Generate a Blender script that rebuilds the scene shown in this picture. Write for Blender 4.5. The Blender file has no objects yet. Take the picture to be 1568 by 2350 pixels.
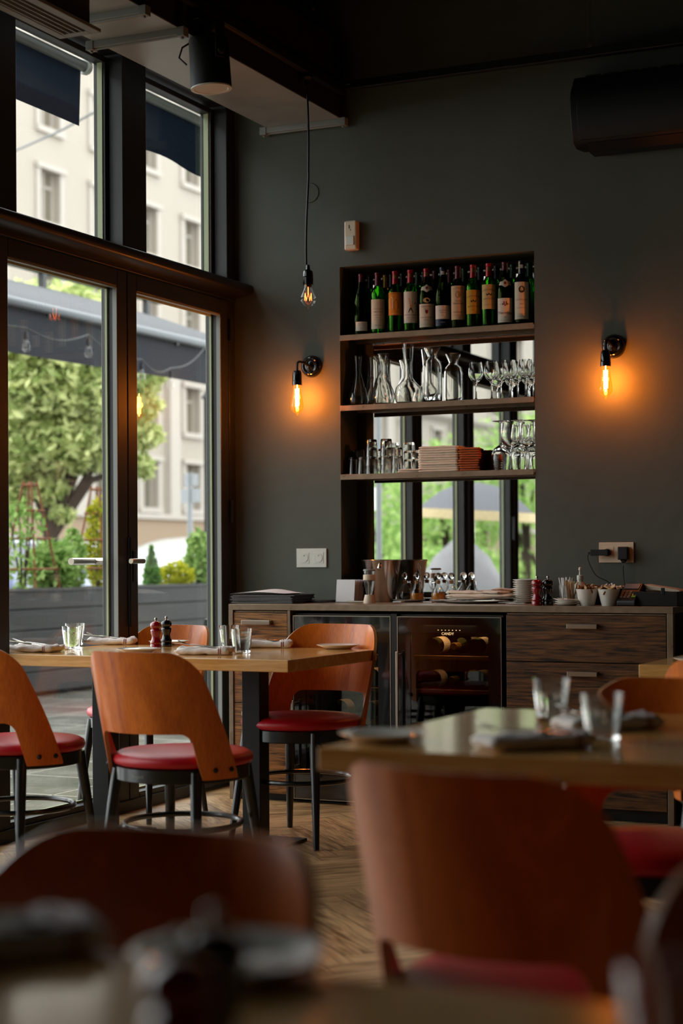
import bpy, math, random
import numpy as np
from mathutils import Vector, Matrix, noise
random.seed(7)
PI = math.pi
S = bpy.context.scene
COL = S.collection

# ------------------------------------------------------------------ camera, world, exposure
F_PX, YAW, ROLL, CPY, EYE = 3873.6, math.radians(-24.85), math.radians(-0.3115), 1286.2, 1.11
fw = Vector((math.sin(YAW), math.cos(YAW), 0)); rt = Vector((math.cos(YAW), -math.sin(YAW), 0)); up = Vector((0, 0, 1))
r2 = rt * math.cos(ROLL) + up * math.sin(ROLL); u2 = -rt * math.sin(ROLL) + up * math.cos(ROLL)
cam = bpy.data.cameras.new('camera'); camo = bpy.data.objects.new('camera', cam); COL.objects.link(camo)
M3 = Matrix((r2, u2, -fw)).transposed()
camo.matrix_world = Matrix.Translation((0, 0, EYE)) @ M3.to_4x4()
cam.sensor_fit = 'HORIZONTAL'; cam.sensor_width = 24; cam.sensor_height = 36
cam.lens = F_PX / 1568 * 24; cam.shift_y = (CPY - 1175) / 1568; cam.shift_x = 0
cam.clip_start = 0.05; cam.clip_end = 400
cam.dof.use_dof = True; cam.dof.focus_distance = 7.2; cam.dof.aperture_fstop = 2.3; cam.dof.aperture_blades = 0
S.camera = camo
S.view_settings.view_transform = 'Standard'; S.view_settings.look = 'None'; S.view_settings.gamma = 1
S.view_settings.use_curve_mapping = False; S.view_settings.exposure = 1.2
w = bpy.data.worlds.new('overcast_sky'); S.world = w; w.use_nodes = True
nt = w.node_tree; bg = nt.nodes['Background']
tc = nt.nodes.new('ShaderNodeTexCoord'); nz = nt.nodes.new('ShaderNodeTexNoise'); nz.inputs['Scale'].default_value = 2.2
cr = nt.nodes.new('ShaderNodeValToRGB'); cr.color_ramp.elements[0].color = (0.80, 0.86, 0.95, 1); cr.color_ramp.elements[1].color = (1.0, 0.98, 0.94, 1)
nt.links.new(tc.outputs['Generated'], nz.inputs['Vector']); nt.links.new(nz.outputs['Fac'], cr.inputs['Fac']); nt.links.new(cr.outputs['Color'], bg.inputs['Color'])
bg.inputs['Strength'].default_value = 2.1
S.cycles.use_denoising = True
S.cycles.max_bounces = 26; S.cycles.transparent_max_bounces = 32; S.cycles.transmission_bounces = 24; S.cycles.diffuse_bounces = 5; S.cycles.glossy_bounces = 6
S.cycles.sample_clamp_indirect = 6; S.cycles.caustics_reflective = False; S.cycles.caustics_refractive = False
pl = bpy.data.lights.new('sky_portal', 'AREA'); pl.shape = 'RECTANGLE'; pl.size = 3.4; pl.size_y = 6.0; pl.cycles.is_portal = True
po = bpy.data.objects.new('sky_portal', pl); COL.objects.link(po); po.location = (-4.2, 4.6, 1.72); po.rotation_euler = (0, math.radians(-90), 0)

def ray(px, py): return fw * F_PX + r2 * (px - 784) - u2 * (py - CPY)
def atz(px, py, z): d = ray(px, py); return Vector((0, 0, EYE)) + d * ((z - EYE) / d.z)
def aty(px, py, y): d = ray(px, py); return Vector((0, 0, EYE)) + d * (y / d.y)
def atx(px, py, x): d = ray(px, py); return Vector((0, 0, EYE)) + d * (x / d.x)
def atd(px, py, t): return Vector((0, 0, EYE)) + ray(px, py) * (t / F_PX)

# ------------------------------------------------------------------ materials
def rgb(h):
    c = [int(h[i:i + 2], 16) / 255 for i in (0, 2, 4)]
    return tuple((x / 12.92 if x <= .04045 else ((x + .055) / 1.055) ** 2.4) for x in c) + (1,)
def mat(name, col=(0.5, 0.5, 0.5), rough=.5, metal=0, coat=0, bump=0, bscale=60, var=0, vscale=8, emis=None, estr=0, sheen=0, trans=0, spec=.5, coords='Object', stretch=(1, 1, 1), rvar=0):
    m = bpy.data.materials.new(name); m.use_nodes = True; n = m.node_tree; b = n.nodes['Principled BSDF']
    c = rgb(col) if isinstance(col, str) else tuple(col) + (1,)
    b.inputs['Base Color'].default_value = c; b.inputs['Roughness'].default_value = rough; b.inputs['Metallic'].default_value = metal
    b.inputs['Coat Weight'].default_value = coat; b.inputs['Coat Roughness'].default_value = .12; b.inputs['Specular IOR Level'].default_value = spec
    b.inputs['Sheen Weight'].default_value = sheen; b.inputs['Transmission Weight'].default_value = trans
    if emis: b.inputs['Emission Color'].default_value = tuple(emis) + (1,); b.inputs['Emission Strength'].default_value = estr
    tcn = n.nodes.new('ShaderNodeTexCoord'); mp = n.nodes.new('ShaderNodeMapping'); mp.inputs['Scale'].default_value = stretch
    n.links.new(tcn.outputs[coords], mp.inputs['Vector'])
    v = n.nodes.new('ShaderNodeTexNoise'); v.inputs['Scale'].default_value = vscale; v.inputs['Detail'].default_value = 5
    n.links.new(mp.outputs['Vector'], v.inputs['Vector'])
    if var:
        mx = n.nodes.new('ShaderNodeMix'); mx.data_type = 'RGBA'
        mx.inputs['A'].default_value = tuple(x * (1 - var) for x in c[:3]) + (1,); mx.inputs['B'].default_value = tuple(min(1, x * (1 + var)) for x in c[:3]) + (1,)
        n.links.new(v.outputs['Fac'], mx.inputs['Factor']); n.links.new(mx.outputs['Result'], b.inputs['Base Color'])
    if rvar:
        mr = n.nodes.new('ShaderNodeMapRange'); mr.inputs['From Min'].default_value = .3; mr.inputs['From Max'].default_value = .7
        mr.inputs['To Min'].default_value = max(0.02, rough - rvar); mr.inputs['To Max'].default_value = rough + rvar
        n.links.new(v.outputs['Fac'], mr.inputs['Value']); n.links.new(mr.outputs['Result'], b.inputs['Roughness'])
    if bump:
        v2 = n.nodes.new('ShaderNodeTexNoise'); v2.inputs['Scale'].default_value = bscale; v2.inputs['Detail'].default_value = 6
        n.links.new(mp.outputs['Vector'], v2.inputs['Vector'])
        bp = n.nodes.new('ShaderNodeBump'); bp.inputs['Strength'].default_value = bump; bp.inputs['Distance'].default_value = .01
        n.links.new(v2.outputs['Fac'], bp.inputs['Height']); n.links.new(bp.outputs['Normal'], b.inputs['Normal'])
    return m
def wood(name, c1, c2, rough=.35, coat=.3, axis='Z', scale=3.0, fine=30, bump=.05, dist=4, lo=.3, hi=.7, seed=0):
    """grain runs along the given object axis"""
    m = bpy.data.materials.new(name); m.use_nodes = True; n = m.node_tree; b = n.nodes['Principled BSDF']
    t = n.nodes.new('ShaderNodeTexCoord'); mp = n.nodes.new('ShaderNodeMapping'); n.links.new(t.outputs['Object'], mp.inputs['Vector'])
    sc = {'X': (.07, 1, 1), 'Y': (1, .07, 1), 'Z': (1, 1, .07)}[axis]
    mp.inputs['Scale'].default_value = sc; mp.inputs['Location'].default_value = (seed, seed * .7, seed * .3)
    a = n.nodes.new('ShaderNodeTexNoise'); a.inputs['Scale'].default_value = scale * 4; a.inputs['Detail'].default_value = 6; a.inputs['Distortion'].default_value = dist
    f = n.nodes.new('ShaderNodeTexNoise'); f.inputs['Scale'].default_value = fine * 8; f.inputs['Detail'].default_value = 4
    n.links.new(mp.outputs['Vector'], a.inputs['Vector']); n.links.new(mp.outputs['Vector'], f.inputs['Vector'])
    ad = n.nodes.new('ShaderNodeMix'); ad.inputs['Factor'].default_value = .35
    n.links.new(a.outputs['Fac'], ad.inputs['A']); n.links.new(f.outputs['Fac'], ad.inputs['B'])
    r = n.nodes.new('ShaderNodeValToRGB'); r.color_ramp.elements[0].position = lo; r.color_ramp.elements[1].position = hi
    r.color_ramp.elements[0].color = rgb(c1); r.color_ramp.elements[1].color = rgb(c2)
    n.links.new(ad.outputs['Result'], r.inputs['Fac']); n.links.new(r.outputs['Color'], b.inputs['Base Color'])
    bp = n.nodes.new('ShaderNodeBump'); bp.inputs['Strength'].default_value = bump; bp.inputs['Distance'].default_value = .004
    n.links.new(ad.outputs['Result'], bp.inputs['Height']); n.links.new(bp.outputs['Normal'], b.inputs['Normal'])
    b.inputs['Roughness'].default_value = rough; b.inputs['Coat Weight'].default_value = coat; b.inputs['Coat Roughness'].default_value = .1
    return m
def glass(name, col=(1, 1, 1), rough=0.0, ior=1.47):
    m = bpy.data.materials.new(name); m.use_nodes = True; n = m.node_tree; n.nodes.remove(n.nodes['Principled BSDF'])
    g = n.nodes.new('ShaderNodeBsdfGlass'); g.inputs['Color'].default_value = tuple(col) + (1,); g.inputs['Roughness'].default_value = rough; g.inputs['IOR'].default_value = ior
    n.links.new(g.outputs[0], n.nodes['Material Output'].inputs['Surface']); return m
def thin_glass(name, col=(1, 1, 1), refl=1.0, dirt=0.0, glow=0.0):
    m = bpy.data.materials.new(name); m.use_nodes = True; n = m.node_tree; n.nodes.remove(n.nodes['Principled BSDF'])
    t = n.nodes.new('ShaderNodeBsdfTransparent'); t.inputs['Color'].default_value = tuple(col) + (1,)
    g = n.nodes.new('ShaderNodeBsdfGlossy'); g.inputs['Roughness'].default_value = .01
    fr = n.nodes.new('ShaderNodeFresnel'); fr.inputs['IOR'].default_value = 1.5
    ml = n.nodes.new('ShaderNodeMath'); ml.operation = 'MULTIPLY'; ml.inputs[1].default_value = refl
    geo = n.nodes.new('ShaderNodeNewGeometry')
    bf = n.nodes.new('ShaderNodeMath'); bf.operation = 'SUBTRACT'; bf.inputs[0].default_value = 1.5
    mul = n.nodes.new('ShaderNodeMath'); mul.operation = 'MULTIPLY_ADD'; mul.inputs[1].default_value = (1 / 1.5 - 1.5); mul.inputs[2].default_value = 1.5
    n.links.new(geo.outputs['Backfacing'], mul.inputs[0]); n.links.new(mul.outputs[0], fr.inputs['IOR'])
    mx = n.nodes.new('ShaderNodeMixShader')
    n.links.new(fr.outputs[0], ml.inputs[0]); n.links.new(ml.outputs[0], mx.inputs[0]); n.links.new(t.outputs[0], mx.inputs[1]); n.links.new(g.outputs[0], mx.inputs[2])
    n.nodes.remove(bf); out = mx
    if glow:
        e = n.nodes.new('ShaderNodeEmission'); e.inputs['Color'].default_value = (1, .27, .02, 1); e.inputs['Strength'].default_value = glow
        ad = n.nodes.new('ShaderNodeAddShader'); n.links.new(mx.outputs[0], ad.inputs[0]); n.links.new(e.outputs[0], ad.inputs[1]); out = ad
    if dirt:
        tc2 = n.nodes.new('ShaderNodeTexCoord'); vo = n.nodes.new('ShaderNodeTexVoronoi'); vo.inputs['Scale'].default_value = 55
        n.links.new(tc2.outputs['Object'], vo.inputs['Vector'])
        lt = n.nodes.new('ShaderNodeMath'); lt.operation = 'LESS_THAN'; lt.inputs[1].default_value = .07
        n.links.new(vo.outputs['Distance'], lt.inputs[0])
        d = n.nodes.new('ShaderNodeBsdfDiffuse'); d.inputs['Color'].default_value = (.6, .6, .6, 1)
        m3 = n.nodes.new('ShaderNodeMath'); m3.operation = 'MULTIPLY'; m3.inputs[1].default_value = dirt; n.links.new(lt.outputs[0], m3.inputs[0])
        mx2 = n.nodes.new('ShaderNodeMixShader'); n.links.new(m3.outputs[0], mx2.inputs[0]); n.links.new(mx.outputs[0], mx2.inputs[1]); n.links.new(d.outputs[0], mx2.inputs[2]); out = mx2
    n.links.new(out.outputs[0], n.nodes['Material Output'].inputs['Surface']); return m
def leafmat(name, c1, c2):
    m = bpy.data.materials.new(name); m.use_nodes = True; n = m.node_tree; n.nodes.remove(n.nodes['Principled BSDF'])
    g = n.nodes.new('ShaderNodeNewGeometry'); r = n.nodes.new('ShaderNodeValToRGB'); r.color_ramp.elements[0].color = rgb(c1); r.color_ramp.elements[1].color = rgb(c2)
    n.links.new(g.outputs['Random Per Island'], r.inputs['Fac'])
    d = n.nodes.new('ShaderNodeBsdfDiffuse'); t = n.nodes.new('ShaderNodeBsdfTranslucent'); mx = n.nodes.new('ShaderNodeMixShader'); mx.inputs[0].default_value = .45
    n.links.new(r.outputs['Color'], d.inputs['Color']); n.links.new(r.outputs['Color'], t.inputs['Color']); n.links.new(d.outputs[0], mx.inputs[1]); n.links.new(t.outputs[0], mx.inputs[2])
    n.links.new(mx.outputs[0], n.nodes['Material Output'].inputs['Surface']); return m
def fabric(name, c, tr=.5):
    m = bpy.data.materials.new(name); m.use_nodes = True; n = m.node_tree; n.nodes.remove(n.nodes['Principled BSDF'])
    d = n.nodes.new('ShaderNodeBsdfDiffuse'); t = n.nodes.new('ShaderNodeBsdfTranslucent'); mx = n.nodes.new('ShaderNodeMixShader'); mx.inputs[0].default_value = tr
    d.inputs['Color'].default_value = rgb(c); t.inputs['Color'].default_value = rgb(c)
    n.links.new(d.outputs[0], mx.inputs[1]); n.links.new(t.outputs[0], mx.inputs[2]); n.links.new(mx.outputs[0], n.nodes['Material Output'].inputs['Surface']); return m
def emit(name, c, s):
    m = bpy.data.materials.new(name); m.use_nodes = True; n = m.node_tree; n.nodes.remove(n.nodes['Principled BSDF'])
    e = n.nodes.new('ShaderNodeEmission'); e.inputs['Color'].default_value = tuple(c) + (1,); e.inputs['Strength'].default_value = s
    n.links.new(e.outputs[0], n.nodes['Material Output'].inputs['Surface']); return m

MT = dict(
    wall=mat('dark_green_grey_plaster', '565950', .62, bump=.25, bscale=14, var=.12, vscale=3, spec=.35),
    ceil=mat('black_ceiling_paint', '161918', .8, bump=.1),
    frame=mat('anthracite_aluminium', '25272a', .42, metal=.0, bump=.02, bscale=200),
    frame_dk=mat('black_aluminium', '1b1c1d', .45),
    bead=mat('grey_glazing_bead', '8d908c', .4), gasket=mat('pale_green_gasket', 'a9b28c', .5),
    steel=mat('brushed_steel', 'b9b2a6', .28, metal=1, bump=.03, bscale=300, stretch=(1, 1, .05)),
    chrome=mat('polished_steel', 'e2dcd4', .16, metal=1),
    duct=mat('galvanised_sheet', 'b4b9b7', .36, metal=.35, var=.12, vscale=5, bump=.05, bscale=6, rvar=.08),
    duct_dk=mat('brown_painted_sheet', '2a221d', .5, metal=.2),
    black=mat('black_plastic', '111213', .4), blackg=mat('glossy_black_ceramic', '0b0b0b', .08, coat=.5), blackm=mat('matt_black_metal', '17191a', .5, metal=.3),
    chairblack=mat('black_lacquered_wood', '0d1110', .28, coat=.25),
    red=mat('red_leatherette', 'b80a20', .38, bump=.12, bscale=160, spec=.5), redg=mat('glossy_red_lacquer', '8e0718', .14, coat=.8),
    white=mat('white_porcelain', 'e6e0d6', .12, coat=.6), ivory=mat('ivory_plastic', 'e3cdb2', .35), offw=mat('white_plastic', 'dcdcd2', .35),
    paper=mat('white_paper', 'ded9d8', .8), lilac=mat('lilac_card', 'bdb2c8', .7), cream=mat('cream_napkin_cloth', 'eadac6', .9, bump=.3, bscale=90, sheen=.3),
    orangecloth=mat('rust_napkin_cloth', 'b9683a', .9, bump=.3, bscale=90),
    leather=mat('black_leather_cover', '17110f', .5, bump=.2, bscale=80),
    rust=mat('raw_steel_frame', '8d7a64', .38, metal=.3, var=.35, vscale=26, bump=.08, bscale=40, rvar=.12),
    ledge=mat('painted_steel_ledge', '1e1815', .4, metal=.2, var=.1),
    oak_top=wood('oak_table_top', 'c08436', 'eeba72', .16, .5, 'X', 2.2, 24, .02, 3),
    veneer=wood('cherry_veneer', 'ac480c', 'f08624', .36, .12, 'Z', 2.0, 22, .02, 2),
    ply=mat('pale_plywood_edge', 'a8703c', .4, coat=.3),
    dark_oak=wood('smoked_oak_front', '1e130a', '7a4f2a', .40, .1, 'X', 8.0, 30, .6, 2.5, .38, .60),
    dark_oak2=wood('smoked_oak_front_warm', '2e1a0b', 'b3793f', .40, .1, 'X', 8.0, 30, .6, 2.5, .38, .60, seed=4),
    shelfwood=mat('beech_rack_front', 'e0aa6c', .5), inner=mat('cooler_liner', '2a2420', .5),
    blackglass=thin_glass('tinted_cooler_glass', (.42, .38, .34), 1.6), cooldoor=mat('black_glass_border', '050606', .04, coat=1),
    pane=thin_glass('window_glass', (.96, .98, .97), 1.0, .35),
    jar=thin_glass('thin_jar_glass', (.95, .96, .95), 1.3), clear=glass('clear_glass', (.99, .99, .98), 0, 1.45), green_glass=glass('green_bottle_glass', (.42, .84, .22)), dark_glass=glass('dark_bottle_glass', (.30, .38, .16)),
    amberglass=glass('amber_bottle_glass', (.75, .62, .2)),
    bulb=thin_glass('clear_bulb_glass', (.98, .97, .95), 1.2), bulb_am=thin_glass('amber_bulb_glass', (1.0, .62, .22), 1.2, glow=.22),
    mirror=mat('silvered_mirror', (.93, .94, .93), .005, metal=1),
    oil=fabric('golden_olive_oil', 'e6a418', .6), vinegar=mat('dark_vinegar', '120805', .1, coat=.5),
    cork=mat('cork_stopper', 'b98a5a', .8), navy=mat('navy_foil', '0f1a3a', .35), winefoil=mat('wine_red_foil', '54101d', .35, metal=.3), redfoil=mat('bright_red_foil', '9a1220', .35, metal=.3),
    blackfoil=mat('black_foil', '0d0d0f', .35, metal=.3), goldfoil=mat('gold_foil', '8a6a2a', .35, metal=.6), greenfoil=mat('green_foil', '123a1c', .35, metal=.3), stampp=mat('paper_tax_strip', 'cdbfa4', .8),
    concrete=mat('grey_paving', '6d6a62', .25, var=.25, vscale=3, bump=.15, bscale=20, rvar=.12), joint=mat('pale_paving_joint', 'b5b0a4', .3),
    stone=mat('cream_limestone', '9c9387', .85, var=.05, vscale=.6), stone2=mat('tan_stone_plinth', '8f7a64', .85, var=.08, vscale=.6), stone3=mat('pale_stone_trim', 'a8a096', .85),
    darkpane=mat('curtained_window_glass', '6b6456', .25), planter=mat('dark_stained_planks', '232220', .6, var=.3, vscale=6, bump=.3, bscale=20, stretch=(1, .1, 1)),
    soil=mat('potting_soil', '1f1610', .95), awn=fabric('grey_awning_cloth', '96969a', .55), awn_dk=fabric('navy_valance_cloth', '1c2430', .18), val=fabric('charcoal_valance_cloth', '48494e', .2),
    tube=mat('grey_awning_tube', '5b5e62', .35, metal=.4), terracotta=mat('cedar_trellis_wood', '8a5333', .7),
    carwhite=mat('white_car_paint', 'a9a9a6', .2, coat=1), carblue=mat('pale_blue_car_paint', '7f8bb0', .2, coat=1), carglass=mat('car_window_glass', '4a5458', .05, coat=1), tyre=mat('tyre_rubber', '121212', .8),
    signgrey=mat('grey_sign_back', '8d8f92', .5, metal=.3), bark=mat('tree_bark', '3a2c22', .9, bump=.4, bscale=12),
    leafA=leafmat('maple_leaves', '7f9350', 'e6eaaa'), leafB=leafmat('bright_green_leaves', '6a9044', 'c0da88'), leafC=leafmat('yellow_green_leaves', '8f9c1e', 'd8d24a'), leafD=leafmat('conifer_needles', '55874a', '9cc272'),
    umb=fabric('grey_parasol_cloth', '8a8a90', .4), umbtrim=mat('patterned_parasol_trim', 'cdb98e', .8, var=.4, vscale=30), tarp=mat('grey_tarpaulin', '7d7a7c', .6, var=.2, vscale=5, bump=.5, bscale=5),
    inkk=mat('black_print', '17130f', .7), inkr=mat('red_print', '7d1420', .7), inkg=mat('gold_print', 'a07c38', .5),
    lab_cream=mat('cream_label_paper', 'd9cfba', .8), lab_orange=mat('orange_label_paper', 'd9861c', .8, var=.3, vscale=60), lab_pink=mat('beige_label_paper', 'd2b592', .8), lab_yel=mat('mustard_label_paper', 'c79c34', .8), lab_sand=mat('sand_label_paper', 'cfb57a', .8), lab_white=mat('white_label_paper', 'dcd6ca', .8),
    paint_o=mat('painted_orange_patch', 'd8902a', .8), paint_b=mat('painted_blue_patch', '7e94ae', .8), paint_g=mat('painted_green_patch', '3e6b3a', .8),
    sugar=mat('brown_sugar_packets', '7a4620', .8), kraft=mat('kraft_sticks', 'c9a678', .8),
    screen=mat('grey_lcd_screen', '59646c', .2, coat=.5), kred=mat('red_key', 'a02a20', .4), kyel=mat('yellow_key', 'c9a01c', .4), kgrn=mat('green_key', '2f8a3a', .4), kgrey=mat('grey_key', '5b5a56', .4),
    plinth=mat('black_kickboard', '0c0c0c', .5), spotin=mat('copper_reflector', 'c98a5c', .12, metal=1),
    fil=emit('glowing_filament', (1.0, .46, .12), 120), fil2=emit('dim_red_filament', (1.0, .16, .03), 4),
    led=emit('lit_brand_print', (1.0, .60, .28), .55),
)

# ------------------------------------------------------------------ mesh helpers
class MB:
    def __init__(s): s.v = []; s.f = []; s.m = []; s.cm = 0
    def add(s, vs, fs, m=None):
        o = len(s.v); s.v += [tuple(v) for v in vs]; s.f += [tuple(i + o for i in f) for f in fs]; s.m += [s.cm if m is None else m] * len(fs); return s
    def box(s, x0, x1, y0, y1, z0, z1, m=None):
        return s.add([(x0, y0, z0), (x1, y0, z0), (x1, y1, z0), (x0, y1, z0), (x0, y0, z1), (x1, y0, z1), (x1, y1, z1), (x0, y1, z1)],
                     [(3, 2, 1, 0), (4, 5, 6, 7), (0, 1, 5, 4), (1, 2, 6, 5), (2, 3, 7, 6), (3, 0, 4, 7)], m)
    def prism(s, pts, z0, z1, axis='z', m=None):
        n = len(pts)
        g = {'z': lambda p, t: (p[0], p[1], t), 'y': lambda p, t: (p[0], t, p[1]), 'x': lambda p, t: (t, p[0], p[1])}[axis]
        vs = [g(p, z0) for p in pts] + [g(p, z1) for p in pts]
        fs = [tuple(range(n - 1, -1, -1)), tuple(range(n, 2 * n))] + [(i, (i + 1) % n, n + (i + 1) % n, n + i) for i in range(n)]
        return s.add(vs, fs, m)
    def lathe(s, prof, seg=24, c=(0, 0, 0), m=None):
        vs = []; fs = []; n = len(prof)
        for r, z in prof:
            for k in range(seg):
                a = 2 * PI * k / seg; vs.append((c[0] + r * math.cos(a), c[1] + r * math.sin(a), c[2] + z))
        for i in range(n - 1):
            for k in range(seg):
                k2 = (k + 1) % seg; fs.append((i * seg + k, i * seg + k2, (i + 1) * seg + k2, (i + 1) * seg + k))
        if prof[0][0] > 1e-6: fs.append(tuple(reversed(range(seg))))
        if prof[-1][0] > 1e-6: fs.append(tuple((n - 1) * seg + k for k in range(seg)))
        return s.add(vs, fs, m)
    def tube(s, pts, r, seg=8, closed=False, m=None, flat=1.0):
        pts = [Vector(p) for p in pts]; n = len(pts); rs = r if isinstance(r, (list, tuple)) else [r] * n
        vs = []; prev = None
        for i in range(n):
            a = pts[i - 1] if (i > 0 or closed) else pts[0]; b = pts[(i + 1) % n] if (i < n - 1 or closed) else pts[-1]
            t = (b - a).normalized()
            ref = prev if prev is not None else (Vector((0, 0, 1)) if abs(t.z) < .9 else Vector((1, 0, 0)))
            u = (ref - t * ref.dot(t)).normalized(); prev = u; v = t.cross(u)
            for k in range(seg):
                q = 2 * PI * k / seg; vs.append(pts[i] + u * (rs[i] * flat * math.cos(q)) + v * (rs[i] * math.sin(q)))
        fs = []
        for i in range(n if closed else n - 1):
            j = (i + 1) % n
            for k in range(seg): fs.append((i * seg + k, i * seg + (k + 1) % seg, j * seg + (k + 1) % seg, j * seg + k))
        if not closed: fs.append(tuple(reversed(range(seg)))); fs.append(tuple((n - 1) * seg + k for k in range(seg)))
        return s.add(vs, fs, m)
    def sphere(s, c, r, seg=16, rings=10, sc=(1, 1, 1), m=None):
        pr = [(math.sin(PI * i / rings) * r, -math.cos(PI * i / rings) * r) for i in range(rings + 1)]
        pr[0] = (1e-7, pr[0][1]); pr[-1] = (1e-7, pr[-1][1])
        o = len(s.v); s.lathe(pr, seg, (0, 0, 0), m)
        for i in range(o, len(s.v)): v = s.v[i]; s.v[i] = (c[0] + v[0] * sc[0], c[1] + v[1] * sc[1], c[2] + v[2] * sc[2])
        return s
    def xf(s, M, start=0):
        for i in range(start, len(s.v)): s.v[i] = tuple(M @ Vector(s.v[i]))
        return s
    def build(s, name, mats, parent=None, smooth=False, bevel=0, seg=2, sub=0, loc=None, rot=None, angle=35, w=None):
        if w is not None:
            L = w.location; s.v = [(a - L.x, b - L.y, c - L.z) for a, b, c in s.v]; parent = w
        me = bpy.data.meshes.new(name); me.from_pydata(s.v, [], s.f); me.update()
        if not isinstance(mats, (list, tuple)): mats = [mats]
        for m in mats: me.materials.append(MT[m] if isinstance(m, str) else m)
        if len(mats) > 1: me.polygons.foreach_set('material_index', s.m)
        o = bpy.data.objects.new(name, me); COL.objects.link(o)
        if parent: o.parent = parent
        if loc is not None: o.location = loc
        if rot is not None: o.rotation_euler = rot
        if smooth or sub: me.polygons.foreach_set('use_smooth', [True] * len(me.polygons)); 
        if smooth and not sub:
            try: me.set_sharp_from_angle(angle=math.radians(angle))
            except Exception: pass
        if bevel:
            md = o.modifiers.new('bevel', 'BEVEL'); md.width = bevel; md.segments = seg; md.limit_method = 'ANGLE'; md.angle_limit = math.radians(40)
            me.polygons.foreach_set('use_smooth', [True] * len(me.polygons)); md.harden_normals = True
        if sub: md = o.modifiers.new('sub', 'SUBSURF'); md.levels = sub; md.render_levels = sub
        return o
def B(*a, **k): return MB().box(*a, **k)
def empty(name, loc=(0, 0, 0), rz=0.0):
    o = bpy.data.objects.new(name, None); COL.objects.link(o); o.location = loc; o.rotation_euler = (0, 0, rz); o.empty_display_size = .05; return o
def tag(o, label, cat, group=None, kind=None):
    o['label'] = label; o['category'] = cat
    if group: o['group'] = group
    if kind: o['kind'] = kind
    return o
def struct(o): o['kind'] = 'structure'; return o
KIDS = {}
def kids(o): return [c for c in bpy.data.objects if c.parent == o]
def copy_tree(o, loc=None, rz=None, label=None, parent=None, group=None, scale=None):
    c = o.copy(); COL.objects.link(c)
    if parent: c.parent = parent
    if loc is not None: c.location = loc
    if rz is not None: c.rotation_euler = (0, 0, rz)
    if label: c['label'] = label
    if group: c['group'] = group
    if scale: c.scale = scale
    for k in kids(o):
        copy_tree(k, parent=c)
    return c
def text_mesh(s, size, width=None):
    cu = bpy.data.curves.new('t', 'FONT'); cu.body = s; cu.size = 1; cu.align_x = 'CENTER'; cu.align_y = 'CENTER'; cu.resolution_u = 2
    o = bpy.data.objects.new('t', cu); COL.objects.link(o)
    dg = bpy.context.evaluated_depsgraph_get(); me = o.evaluated_get(dg).to_mesh()
    vs = [Vector(v.co) for v in me.vertices]; fs = [tuple(p.vertices) for p in me.polygons]
    o.evaluated_get(dg).to_mesh_clear(); bpy.data.objects.remove(o); bpy.data.curves.remove(cu)
    if not vs: return [], []
    W = max(v.x for v in vs) - min(v.x for v in vs); k = size
    kx = (width / W) if width else size
    return [(v.x * kx, v.y * k) for v in vs], fs
def flat_text(mb, s, size, org, du, dv, width=None, off=.0008, m=None):
    vs, fs = text_mesh(s, size, width); du = Vector(du); dv = Vector(dv); nrm = du.cross(dv); org = Vector(org) + nrm * off
    mb.add([org + du * x + dv * y for x, y in vs], fs, m)
def wrap_text(mb, s, size, r, z, width=None, m=None, arc=0.0, xoff=0.0):
    vs, fs = text_mesh(s, size, width)
    out = []
    for x, y in vs:
        x += xoff; a = x / r - PI / 2; yy = y - arc * x * x
        out.append((r * math.cos(a), r * math.sin(a), z + yy))
    mb.add(out, fs, m)
def wrap_patch(mb, r, z0, z1, w, n=12, m=None, xc=0.0, pts=None):
    """curved label patch; front is -y"""
    a0 = (xc - w / 2) / r - PI / 2; a1 = (xc + w / 2) / r - PI / 2; vs = []; fs = []
    for i in range(n + 1):
        a = a0 + (a1 - a0) * i / n
        for z in (z0, z1): vs.append((r * math.cos(a), r * math.sin(a), z))
    for i in range(n): fs.append((2 * i, 2 * i + 2, 2 * i + 3, 2 * i + 1))
    mb.add(vs, fs, m)
def wrap_shape(mb, pts, r, z, m=None, xoff=0.0, n=1):
    """small convex polygon (x,y) wrapped onto radius r"""
    mb.add([(r * math.cos((x + xoff) / r - PI / 2), r * math.sin((x + xoff) / r - PI / 2), z + y) for x, y in pts], [tuple(range(len(pts)))], m)
def ell(rx, ry, n=16, cx=0, cy=0): return [(cx + rx * math.cos(2 * PI * k / n), cy + ry * math.sin(2 * PI * k / n)) for k in range(n)]
def face_cam(p): return math.atan2(-p[1], -p[0]) + PI / 2

X0, Y0, YM = -4.02, 7.44, 7.64
ZC = 4.1

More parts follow.
